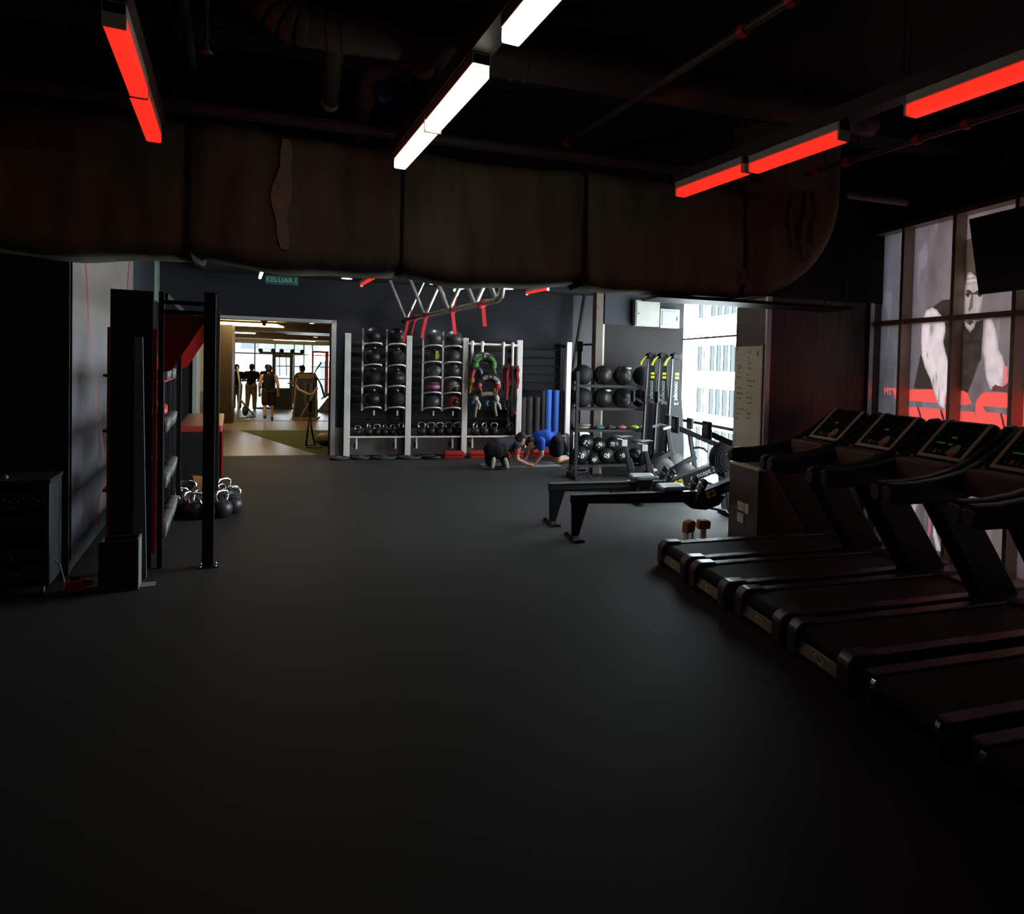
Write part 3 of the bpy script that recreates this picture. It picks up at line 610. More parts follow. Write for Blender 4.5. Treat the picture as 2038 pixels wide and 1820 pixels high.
MB().box(-0.1, 1.75, 5.0, 5.5, 3.72, 3.76).build('panel', mat('grey_panel', (0.11, 0.105, 0.09), 0.5), t)
for s in (0.1, 1.6): MB().tube([(s, 5.25, 3.76), (s, 5.25, 4.1)], 0.006, 6).build('hanger_rod', BLKMET, t)
t = bthing('stub_pipe', 'short pale pipe stub beside the duct elbow near the window print', 'pipe', 0, 0, 0)
MB().tube([(3.5, 5.7, 3.30), (4.1, 5.7, 3.30)], 0.04, 12).build('tube', PIPEM, t)
MB().tube([(3.6, 5.7, 3.33), (3.6, 5.7, 4.1)], 0.006, 6).build('hanger_rod', BLKMET, t)
for i, (x, y, z) in enumerate(((-0.12, 4.6, 3.32), (3.25, 5.0, 3.3))):
    t = thing('fire_sprinkler', ('small sprinkler head hanging left of the cut pipe', 'small sprinkler head hanging above the right red light')[i], 'sprinkler', (x, y, 0))
    MB().tube([(0, 0, z), (0, 0, 4.1)], 0.009, 6).build('drop_pipe', PIPEM, t)
    MB().lathe([(0.001, z - .05), (0.03, z - .045), (0.012, z - .02), (0.012, z)], seg=10).build('head', PIPEM, t)

# ---- linear lights
WL = mat('white_diffuser', (0.8, 0.8, 0.8), 0.5, emit=(1.0, 0.94, 0.80), es=3.6)
WL2 = mat('added_back_diffuser', (0.8, 0.8, 0.8), 0.5, emit=(1.0, 0.94, 0.80), es=11.0)  # brighter than the front bars, for the unseen bars added behind the duct
RL = mat('red_diffuser', (0.5, 0.02, 0.02), 0.4, emit=(1.0, 0.024, 0.012), es=1.25)
HOUS = mat('batten_housing', (0.70, 0.64, 0.56), 0.5)
def batten(x, y0, y1, z, m, lab, white, w_=0.075):
    t = thing('light_batten', lab, 'ceiling light', (x, (y0 + y1) / 2, z), 0, 'white ceiling battens' if white else 'red ceiling battens')
    h = (y1 - y0) / 2 - 0.004
    MB().box(-w_ / 2, w_ / 2, -h, h, 0.055, 0.10).build('housing', HOUS, t, 0.003)
    e_ = 0.0 if white else 0.014
    MB().box(-w_ / 2 + 0.003, w_ / 2 - 0.003, -h + e_, h - e_, 0.0 if w_ > .06 else 0.02, 0.055).build('diffuser', m, t, 0.008)
    for y in (-h, h - 0.014): MB().box(-w_ / 2, w_ / 2, y, y + 0.014, 0.056 if white else 0.004, 0.10).build('end_cap', HOUS, t, 0.002)
    return t
jb = batten(0.885, 4.305, 5.245, 3.0, WL, 'far half of the front white light bar over the floor', True)
MB().box(-0.042, 0.042, -0.476, -0.462, -0.004, 0.058).build('joint_cap', HOUS, jb)
batten(0.885, 3.365, 4.300, 3.0, WL, 'near half of the front white light bar over the floor', True)
batten(0.885, 2.035, 2.975, 3.0, WL, 'white light bar cut by the top edge of the photo', True)
batten(2.66, 4.015, 4.865, 3.0, RL, 'far half of the right red light bar before the window print', False)
batten(2.69, 3.165, 4.010, 3.0, RL, 'near half of the right red light bar before the window print', False)
batten(2.69, 1.875, 2.723, 3.0, RL, 'red light bar cut by the right edge of the photo', False)
batten(-0.39, 4.60, 5.495, 3.0, RL, 'far half of the red light bar at upper left', False)
batten(-0.385, 3.665, 4.595, 3.0, RL, 'near half of the red light bar at upper left', False)
batten(1.79, 12.05, 13.90, 3.0, RL, 'small red light bar over the back floor left of the truss', False, 0.042)
batten(4.30, 12.10, 13.17, 3.0, RL, 'small red light bar over the back floor right of the truss', False, 0.042)
batten(3.21, 13.05, 13.67, 3.0, WL, 'far short white light bar seen through the truss', True, 0.042)
batten(3.21, 12.30, 13.00, 3.0, WL, 'near short white light bar seen through the truss', True, 0.042)
batten(0.36, 12.95, 14.0, 3.0, WL, 'tiny white light bar beside the green exit sign', True, 0.042)
for (x, y, lab) in ((0.885, 7.6, 'added white light bar behind the duct, nearest of the hidden row'), (0.885, 8.55, 'added white light bar behind the duct, second of the hidden row'), (3.21, 8.6, 'added unseen white light bar behind the duct towards the timber pier'), (0.885, 9.9, 'third added white light bar of the hidden row behind the duct'), (0.885, 10.85, 'last added white light bar of the hidden row behind the duct'), (2.05, 7.6, 'nearer added white light bar of the unseen middle row behind the duct'), (2.05, 8.55, 'farther added white light bar of the unseen middle row behind the duct')):
    batten(x, y, y + (0.94 if y < 10.5 else 0.7), 3.0, WL2, lab, True)  # unseen bars, added to light the whiteboard and the back of the room
for (x, a, b, lab) in ((0.885, 7.5, 11.85, 'dark rail over the added hidden white light row'), (2.05, 7.5, 9.6, 'dark rail over the added middle hidden white row'), (3.21, 8.5, 9.65, 'dark rail over the added unseen white bar above the rowing machines'), (0.885, 0.6, 5.3, 'dark hanging rail carrying the white light bars'), (2.70, 0.6, 4.95, 'dark hanging rail carrying the right red light bars'), (-0.385, 1.6, 5.55, 'dark hanging rail carrying the left red light bars')):
    t = thing('light_rail', lab, 'rail', (x, 0, 0), 0, 'hanging light rails')
    MB().box(-0.045, 0.045, a, b, 3.102, 3.18).build('rail_body', mat('rail_bronze', (0.06, 0.05, 0.04), 0.5), t)
    for y in (a + 0.4, (a + b) / 2, b - 0.4): MB().tube([(0, y, 3.18), (0, y, 4.1)], 0.004, 6).build('hanger_rod', BLKMET, t)
for (x, a, b, lab) in ((1.79, 12.0, 13.95, 'dark rail over the small left red light bar'), (4.30, 12.05, 13.2, 'dark rail over the small right red light bar'), (3.21, 12.25, 13.7, 'dark rail over the short white light bars'), (0.36, 12.9, 14.05, 'dark rail over the tiny white light bar')):
    t = thing('light_rail', lab, 'rail', (x, 0, 0), 0, 'hanging light rails')
    MB().box(-0.04, 0.04, a, b, 3.102, 3.16).build('rail_body', MATS['rail_bronze'], t)
    for y in (a + 0.3, b - 0.3): MB().tube([(0, y, 3.16), (0, y, 4.1)], 0.004, 6).build('hanger_rod', BLKMET, t)
# ---- round downlights washing the back wall
DL = mat('downlight_lens', (0.9, 0.9, 0.9), 0.4, emit=(1.0, 0.97, 0.92), es=9.5)
for i, (s, n) in enumerate(((-0.71, 15.95), (0.815, 15.95), (2.195, 15.95))):
    t = bthing('downlight', ('round white downlight washing the wall right of the exit sign', 'round white downlight seen through the silver truss', 'round white downlight at the right end of the truss')[i], 'ceiling light', s, n, 3.314, group='wall washing downlights')
    MB().lathe([(0.085, 0.0), (0.10, -0.008), (0.105, 0.0)], seg=20).build('ring', ALU, t)
    MB().lathe([(0.001, -0.012), (0.085, -0.012), (0.085, 0.0)], seg=20).build('lens', DL, t)
    ld = bpy.data.lights.new('downlight_beam', 'SPOT'); ld.energy = 55; ld.spot_size = R(95); ld.spot_blend = 0.7; ld.color = (0.93, 0.96, 1.0); ld.shadow_soft_size = 0.06
    lo = bpy.data.objects.new('downlight_beam', ld); C.objects.link(lo); lo.parent = t; lo.location = (0, 0, -0.03)
# ---- exit sign
t = bthing('exit_sign', 'dim green exit sign hanging before the dark back wall', 'sign', -1.71, 15.5, 3.16)
MB().box(-0.25, 0.25, -0.02, 0.02, -0.075, 0.075).build('panel', mat('exit_green', (0.02, 0.085, 0.06), 0.4, emit=(0.02, 0.10, 0.07), es=0.10), t)
vs, fs = text('KELUAR', 0.115, 0.001)
EXW = mat('exit_letters', (0.25, 0.42, 0.36), 0.5, emit=(0.10, 0.20, 0.17), es=0.22)
MB().add([(x - 0.04, -0.0225, y) for x, y, z in vs], fs).build('lettering', EXW, t)
mb = MB(); mb.bar((0.19, -0.022, -0.05), (0.205, -0.022, 0.0), 0.003, 0.014); mb.bar((0.205, -0.022, 0.0), (0.21, -0.022, 0.03), 0.003, 0.018); mb.bar((0.205, -0.022, 0.0), (0.23, -0.022, -0.04), 0.003, 0.012); mb.bar((0.205, -0.022, 0.025), (0.232, -0.022, 0.01), 0.003, 0.010)
mb.build('running_figure', EXW, t); MB().ball((0.214, -0.022, 0.048), 0.012, 10, 6, (1, .2, 1)).build('running_head', EXW, t)
for x in (-0.2, 0.2): MB().tube([(x, 0, 0.07), (x, 0, 0.35)], 0.004, 6).build('hanger_rod', BLKMET, t)
# ---- ceiling truss with red straps
RX = 2.80
t = thing('pull_up_truss', 'silver triangular pull-up truss hanging over the back training area', 'truss', (RX, 0, 0))
STEEL = mat('brushed_tube', (0.55, 0.54, 0.52), 0.25, 0.9)
MB().tube([(0, 15.8, 2.6), (0, 9.75, 2.6), (0, 9.55, 2.64), (0, 9.48, 2.78), (0, 9.48, 3.35)], 0.038, 12).build('bottom_tube', STEEL, t)
for x in (-0.31, 0.31): MB().tube([(x, 15.9, 3.35), (x, 9.2, 3.35)], 0.025, 10).build('top_tube', STEEL, t)
nodes = (15.66, 13.97, 12.25, 10.75, 9.75)
for y in nodes:
    MB().tube([(0, y, 2.6), (-0.31, y, 3.35)], 0.033, 10).build('strut', STEEL, t)
    MB().tube([(0, y, 2.6), (0.31, y, 3.35)], 0.033, 10).build('strut', STEEL, t)
MB().tube([(-0.31, 15.66, 3.33), (0.31, 15.66, 3.33)], 0.02, 8).build('cross_tube', STEEL, t)
for y in (15.66, 12.25, 9.75):
    for x in (-0.31, 0.31): MB().tube([(x, y, 3.35), (x, y, 4.1)], 0.012, 8).build('hanger_rod', BLKMET, t)
for x in (0,): MB().ball((x, 15.82, 2.58), 0.05, 10, 8).build('end_knob', BLKMET, t)
for i, (y, ln, lean, lab) in enumerate(((15.45, 0.42, -0.07, 'longest red strap at the far left end of the truss'), (14.75, 0.30, -0.06, 'thin looped red strap second from the left on the truss'), (13.85, 0.38, -0.06, 'red strap third from the left, leaning left'), (12.0, 0.36, 0.04, 'wide red strap hanging below the middle of the truss'), (10.35, 0.30, 0.03, 'red strap with a thick knot near the right end of the truss'))):
    s_ = thing('red_strap', lab, 'strap', (RX, y, 2.6), 0, 'red straps on the truss')
    w_ = 0.05 if i != 1 else 0.022
    mb = MB(); pr = [(0, 0, -0.02), (lean * 0.3, 0, -ln * 0.35), (lean * 0.8, 0.01, -ln * 0.75), (lean, 0, -ln)]
    for a, b in zip(pr, pr[1:]): mb.bar(a, b, 0.008, w_, (1, 0, 0))
    mb.build('webbing', REDF, s_)
    MB().tube([(0.048 * math.cos(k * math.pi / 5), 0, 0.048 * math.sin(k * math.pi / 5)) for k in range(10)], 0.009, 6, closed=True).build('loop', REDF, s_)
    if i == 4: MB().ball((-0.03, 0, -0.03), 0.042, 10, 8, (1.2, 0.8, 1)).build('knot', REDF, s_)
    if i in (0, 2, 3): MB().bar((0.015, 0, 0.04), (0.06, 0, 0.20), 0.05, 0.008, (1, 0, 0)).build('upper_webbing', REDF, s_)
# ================================================================ TREADMILLS
BELT = mat('treadmill_belt', (0.014, 0.013, 0.012), 0.75, scale=120, bump=0.15, spec=.2)
RAIL = mat('ribbed_rail', (0.030, 0.025, 0.023), 0.20, scale=8, stretch=(0.4, 60, 1), bump=0.35, spec=.6)
HOODM = mat('hood_plastic', (0.055, 0.043, 0.044), 0.34)
BEZEL = mat('console_bezel', (0.48, 0.42, 0.34), 0.5)
SCRN = mat('console_glass', (0.012, 0.012, 0.012), 0.10)
LED = mat('green_led', (0.03, 0.12, 0.01), 0.5, emit=(0.16, 0.6, 0.03), es=0.06)
YEL = mat('yellow_badge', (0.75, 0.42, 0.03), 0.35)
TRAY = mat('brown_tray', (0.11, 0.040, 0.024), 0.6)
PLATE = mat('satin_plate', (0.17, 0.15, 0.125), 0.35, 0.3)
def console_pt(u, v, d):   # u across, v up the face 0..1, d out of the face
    x = 1.47 + 0.28 * v - 0.69 * d; z = 1.19 + 0.27 * v + 0.72 * d
    return (x, u, z)
def cface(mb, u0, u1, v0, v1, d0, d1):
    vs = [console_pt(u, v, d) for d in (d0, d1) for (u, v) in ((u0, v0), (u1, v0), (u1, v1), (u0, v1))]
    mb.add(vs, [(0, 3, 2, 1), (4, 5, 6, 7), (0, 1, 5, 4), (1, 2, 6, 5), (2, 3, 7, 6), (3, 0, 4, 7)]); return mb
def treadmill(lab, s, n, covered, led):
    t = bthing('treadmill', lab, 'treadmill', s, n, 0, group='row of treadmills')
    MB().prism([(0.10, 0.03), (2.10, 0.03), (2.15, 0.16), (0.06, 0.14)], -0.30, 0.30).build('base', BLKPL, t)
    MB().box(0.06, 1.72, -0.243, 0.243, 0.188, 0.200).build('belt', BELT, t)
    MB().tube([(0.06, -0.245, 0.145), (0.06, 0.245, 0.145)], 0.056, 18).build('rear_roller', BELT, t)
    for sg in (-1, 1):
        a, b = (0.25, 0.355) if sg > 0 else (-0.355, -0.25)
        MB().prism([(0.10 if covered else 0.02, 0.06), (1.9, 0.06), (1.9, 0.215), (1.6, 0.222), (0.10 if covered else 0.02, 0.212)], a, b).build('side_rail', RAIL, t, 0.010)
        if covered:
            pr = [(0.15, 0.0)] + [(-0.03, 0.0), (-0.045, 0.03)] + [(-0.045 + 0.075 * (1 - math.cos(R(q))), 0.15 + 0.078 * math.sin(R(q))) for q in range(0, 91, 15)] + [(0.15, 0.225)]
            MB().prism(pr, a - 0.012, b + 0.012).build('end_cap', mat('end_cap_plastic', (0.055, 0.046, 0.040), 0.30), t, 0.012)
        else:
            MB().tube([(0.06, sg * 0.245, 0.145), (0.06, sg * 0.285, 0.145)], 0.052, 18).build('roller_end', CHROME, t)
            MB().tube([(0.06, sg * 0.285, 0.145), (0.06, sg * 0.305, 0.145)], 0.018, 10).build('axle', CHROME, t)
            MB().box(0.0, 0.16, sg * 0.30 - 0.03, sg * 0.30 + 0.03, 0.02, 0.13).build('rear_bracket', BLKMET, t)
        MB().prism([(1.05, 0.95), (1.33, 0.98), (1.87, 0.19), (1.56, 0.16)], sg * 0.345 - 0.028, sg * 0.345 + 0.028).build('upright', BLKPL, t, 0.012)
        top = [(0.645, 1.00), (0.65, 1.055), (0.69, 1.082), (0.9, 1.085), (1.1, 1.11), (1.3, 1.155), (1.45, 1.22), (1.6, 1.315), (1.72, 1.40), (1.80, 1.455), (1.86, 1.465)]
        bot = [(1.95, 1.42), (1.98, 1.33), (1.90, 1.24), (1.72, 1.155), (1.5, 1.05), (1.34, 0.965), (1.05, 0.935), (0.75, 0.935), (0.68, 0.95)]
        MB().prism(top + bot, sg * 0.345 - 0.042, sg * 0.345 + 0.042).build('handrail', mat('handrail_plastic', (0.014, 0.0125, 0.011), 0.42, spec=.4), t, 0.022, 3); hr_ = C.objects[-1]
        MB().tube([(0.66, sg * 0.345 - 0.030, 1.01), (0.64, sg * 0.345 - 0.030, 1.01)], 0.05, 14).build('grip_end', mat('grip_rubber', (0.030, 0.024, 0.021), 0.45), hr_)
        MB().ball((1.44, sg * 0.345 - 0.048, 1.165), 0.022, 12, 8, (1, 0.6, 1.15)).build('yellow_knob', YEL, hr_)
        MB().tube([(1.46, sg * 0.345 - 0.05, 1.14), (1.62, sg * 0.345 - 0.05, 1.11)], 0.007, 6).build('sensor_wire', GREYPL, hr_)
    if covered:
        MB().prism([(-0.03, 0.045), (0.05, 0.04), (0.05, 0.10), (-0.005, 0.115)], -0.24, 0.24).build('rear_plate', PLATE, t, 0.004); rp_ = C.objects[-1]
        vs = [(-0.05, -0.007), (-0.03, -0.007), (-0.03, -0.013), (0.0, -0.013), (0.0, -0.019), (0.05, -0.019), (0.05, 0.007), (0.03, 0.007), (0.03, 0.013), (0.0, 0.013), (0.0, 0.019), (-0.05, 0.019)]
        k = 1.15; q0, q1 = Vector((-0.03, 0, 0.045)), Vector((-0.005, 0, 0.115)); d = (q1 - q0).normalized(); nrm = Vector((-d.z, 0, d.x))
        c = (q0 + q1) / 2 + nrm * 0.002
        vv = [c + Vector((0, -a * k, 0)) + d * b * k for a, b in vs]
        MB().add(vv, [tuple(range(12))]).build('emblem', YEL, rp_)
        vv = [c + nrm * 0.001 + Vector((0, -a * k * 0.72, 0)) + d * b * k * 0.6 for a, b in vs]
        MB().add(vv, [tuple(range(12))]).build('emblem_core', mat('emblem_dark', (0.12, 0.08, 0.02), 0.5), rp_)
    # motor hood, its plan rounded at the front
    plan = [(-0.36, 1.62), (-0.37, 1.95), (-0.30, 2.13), (-0.15, 2.20), (0.15, 2.20), (0.30, 2.13), (0.37, 1.95), (0.36, 1.62), (0.15, 1.72), (-0.15, 1.72)]
    mb = MB(); k = len(plan)
    low = [(y, x, 0.04) for x, y in plan]; hi = [(y * 0.985 if y > 1.9 else y, x * 0.97, 0.225 if y < 1.8 else 0.262 if y < 2.0 else 0.225) for x, y in plan]
    mb.add(low + hi + [(1.92, 0, 0.285)], [tuple(range(k - 1, -1, -1))] + [(i, (i + 1) % k, k + (i + 1) % k, k + i) for i in range(k)] + [(k + i, k + (i + 1) % k, 2 * k) for i in range(k)])
    mb.build('motor_hood', HOODM, t, 0.008)
    MB().box(1.28, 1.50, -0.30, 0.30, 0.99, 1.17).build('cross_tray', TRAY, t, 0.015)
    # console: domed back, bezel, glass, printed and lit marks
    mb = MB(); cface(mb, -0.285, 0.285, -0.02, 1.10, -0.17, 0.0); cb_ = mb.build('console_body', BLKPL, t, 0.06, 4)
    MB().ball((1.80, 0, 1.27), 0.14, 20, 12, (1.0, 1.85, 1.0)).build('console_dome', mat('dome_plastic', (0.030, 0.026, 0.026), 0.28), cb_)
    for (a, b, c_, d_) in ((-0.265, -0.225, -0.02, 1.0), (0.225, 0.265, -0.02, 1.0), (-0.265, 0.265, -0.03, 0.05)):
        mb = MB(); cface(mb, a, b, c_, d_, 0.0, 0.012); mb.build('bezel', BEZEL, cb_, 0.004)
    mb = MB(); cface(mb, -0.225, 0.225, 0.05, 0.95, 0.0, 0.007); mb.build('screen', SCRN, cb_)
    if led > 1:
        for (a, b, v) in ((0.06, 0.16, 0.36), (-0.03, 0.02, 0.345), (-0.13, -0.07, 0.335)):
            mb = MB(); cface(mb, a, b, v, v + 0.035, 0.007, 0.0085); mb.build('led_digits', LED, cb_)
    mb = MB(); cface(mb, -0.02, 0.04, 0.52, 0.565, 0.007, 0.0085); mb.build('led_digits', LED, cb_)
    for i in range(4):
        mb = MB(); cface(mb, 0.17, 0.20, 0.25 + i * 0.14, 0.265 + i * 0.14, 0.007, 0.008); mb.build('key_print', mat('key_print', (0.14, 0.14, 0.13), 0.5), cb_)
        mb = MB(); cface(mb, -0.20, -0.16, 0.30 + i * 0.15, 0.315 + i * 0.15, 0.007, 0.008); mb.build('key_print', MATS['key_print'], cb_)
    for (u, m_) in ((0.16, mat('key_blue', (0.03, 0.06, 0.10), .4)), (0.10, mat('key_orange', (0.55, 0.16, 0.02), .4)), (0.04, mat('key_green', (0.04, 0.16, 0.08), .4)), (-0.03, mat('key_red', (0.4, 0.03, 0.02), .4))):
        mb = MB(); cface(mb, u - 0.016, u + 0.016, 0.10, 0.20, 0.007, 0.011); mb.build('round_key', m_, cb_, 0.003)
    vv = [console_pt(-0.10 + 0.055 * math.cos(a) * (1 if math.cos(a) > -2 else 1), 0.20 + 0.16 * math.sin(a), 0.012) for a in [R(q) for q in range(0, 360, 24)]]
    MB().add(vv, [tuple(range(len(vv)))]).build('dial_sticker', mat('dial_sticker', (0.34, 0.27, 0.20), .5), cb_)
    mb = MB(); cface(mb, -0.145, -0.085, 0.06, 0.14, 0.007, 0.022); mb.build('stop_button', REDPL, cb_, 0.005)
    mb = MB(); cface(mb, -0.02, 0.12, -0.17, -0.13, -0.02, 0.0); mb.build('safety_key', REDPL, cb_)
    return t
for i, (s, n, cov, led, lab) in enumerate((
    (2.40, 6.557, True, 1, 'farthest treadmill in the row, next to the timber pier'),
    (2.405, 5.737, True, 1, 'second treadmill from the timber pier'),
    (2.45, 4.914, True, 2, 'third treadmill from the pier, green digits lit on its console'),
    (2.465, 4.117, True, 2, 'fourth treadmill from the pier, nearest with a badge on its rear plate'),
    (2.42, 3.259, False, 1, 'fifth treadmill from the pier, rear roller bare with chrome ends'),
    (2.42, 2.42, False, 1, 'nearest treadmill, cut by the lower right edge of the photo'))):
    treadmill(lab, s, n, cov, led)

# ---- television hung before the window print
t = bthing('television', 'black flat television hung at an angle before the window print', 'television', 4.40, 4.49, 2.785, R(-90))
for mb_, nm_, m_, bv in ((MB().box(-0.66, 0.66, -0.03, 0.03, -0.305, 0.305), 'body', BLKPL, 0.008), (MB().box(-0.64, 0.64, -0.034, -0.0305, -0.29, 0.29), 'screen', mat('tv_glass', (0.006, 0.006, 0.006), 0.30), 0), (MB().box(-0.12, 0.12, 0.03, 0.07, -0.1, 0.1), 'bracket', BLKMET, 0)):
    o = mb_.build(nm_, m_, t, bv); o.rotation_euler = (R(12), 0, 0)
MB().tube([(0, 0.09, -0.1), (0, 0.09, 1.3)], 0.025, 10).build('ceiling_pole', BLKMET, t)

# ---- whiteboard, low box, sockets on the pier
wb = bthing('whiteboard', 'narrow whiteboard with two columns of faded handwriting on the timber pier', 'whiteboard', 3.60, 0, 0)
MB().box(-0.014, 0.0, 7.36, 8.04, 0.90, 2.08).build('board', mat('whiteboard_face', (0.80, 0.73, 0.55), 0.35, var=0.05, scale=3), wb)
MB().box(-0.018, 0.0, 7.335, 7.36, 0.88, 2.10).build('frame', ALU, wb)
INK = mat('blue_ink', (0.20, 0.20, 0.22), .6); INK2 = mat('purple_ink', (0.34, 0.26, 0.25), .6)
rows = [(7.97, 2.00, .06, 0), (7.97, 1.93, .02, 1), (7.97, 1.87, .12, 1), (7.95, 1.845, .10, 1), (7.97, 1.80, .07, 1), (7.97, 1.745, .14, 0), (7.99, 1.68, .02, 1), (7.97, 1.625, .14, 0), (7.97, 1.57, .16, 0), (7.97, 1.515, .14, 0), (7.99, 1.45, .02, 1), (7.97, 1.395, .24, 0), (7.98, 1.345, .12, 1), (7.98, 1.29, .12, 1),
        (7.70, 2.02, .07, 1), (7.70, 1.96, .02, 1), (7.70, 1.90, .09, 0), (7.69, 1.845, .11, 0), (7.70, 1.775, .02, 0), (7.70, 1.71, .19, 0), (7.69, 1.655, .14, 0), (7.70, 1.59, .03, 1), (7.70, 1.53, .12, 0), (7.70, 1.475, .14, 0), (7.70, 1.40, .03, 1), (7.70, 1.36, .12, 0), (7.71, 1.31, .12, 0)]
rg = random.Random(3)
for (n, z, ln, c) in rows:
    mb = MB(); k = max(3, int(ln / 0.012)); pts = []
    for i in range(k + 1): pts.append((-0.016, n - ln * i / k, z + 0.011 * (rg.random() - 0.5) * 2))
    for a, b in zip(pts, pts[1:]): mb.bar(a, b, 0.002, 0.006, (1, 0, 0))
    mb.build('handwriting', INK if c == 0 else INK2, wb)
for (n, z) in ((7.99, 2.05), (7.46, 2.0)): MB().ball((-0.016, n, z), 0.02, 10, 6, (0.3, 1, 1.3)).build('magnet', mat('orange_magnet', (0.55, 0.36, 0.2), .5), wb)
o = MB().box(3.515, 3.595, 7.21, 7.93, 0.0, 0.80).build('low_box', DWOOD); inB(o); tag(o, 'low timber-clad box with a pale top at the foot of the whiteboard pier', 'cabinet')
MB().box(3.512, 3.598, 7.205, 7.935, 0.80, 0.822).build('box_top', mat('box_top_cream', (0.60, 0.56, 0.44), 0.4), o)
t = bthing('power_socket', 'twin cream power socket with a side switch on the low box', 'socket', 3.515, 0, 0)
MB().box(-0.012, 0.0, 7.51, 7.68, 0.335, 0.425).build('plate', mat('socket_cream', (0.66, 0.58, 0.46), .4), t, 0.003)
MB().box(-0.012, 0.0, 7.40, 7.50, 0.325, 0.425).build('switch_plate', MATS['socket_cream'], t, 0.003)
for n in (7.645, 7.555): MB().ball((-0.013, n, 0.378), 0.009, 10, 6, (0.3, 1, 1.3)).build('plug_hole', BLKPL, t)
t = bthing('blank_plate', 'single cream blank plate under the twin power socket', 'socket', 3.515, 0, 0)
MB().box(-0.012, 0.0, 7.52, 7.68, 0.205, 0.305).build('plate', MATS['socket_cream'], t, 0.003)
MB().box(-0.0135, -0.012, 7.64, 7.65, 0.27, 0.30).build('latch', GREYPL, t)
# ---- two white electrical boxes
t = bthing('electrical_box', 'larger white electrical box high on the wall left of the window', 'electrical box', 0, 0, 0, group='white wall boxes')
EW = mat('box_white', (0.21, 0.21, 0.19), .5)
MB().box(3.91, 4.345, 12.98, 13.15, 2.54, 2.98).build('case', EW, t, 0.006)
MB().box(3.93, 4.325, 12.968, 12.98, 2.56, 2.96).build('door', EW, t, 0.003)
MB().ball((3.965, 12.965, 2.75), 0.012, 10, 6).build('lock', BLKPL, t)
for z in (2.62, 2.9): MB().box(4.318, 4.335, 12.962, 12.972, z - .03, z + .03).build('hinge', GREYPL, t)
t = bthing('electrical_box', 'smaller white electrical box touching the window edge', 'electrical box', 0, 0, 0, group='white wall boxes')
MB().box(4.365, 4.72, 13.0, 13.15, 2.53, 2.86).build('case', EW, t, 0.006)
MB().box(4.40, 4.685, 12.990, 13.0, 2.57, 2.82).build('door', mat('box_blue_white', (0.19, 0.20, 0.22), .5), t, 0.003)
MB().box(4.66, 4.675, 12.984, 12.992, 2.66, 2.73).build('lock', BLKPL, t)
o = MB().box(3.245, 3.27, 13.05, 13.2, 2.62, 2.85).build('wall_sensor', BLKPL); inB(o); tag(o, 'small dark box with a red face on the brown post', 'sensor')
MB().box(3.25, 3.268, 13.045, 13.05, 2.66, 2.80).build('red_face', mat('sensor_red', (0.12, 0.015, 0.012), .5), o)
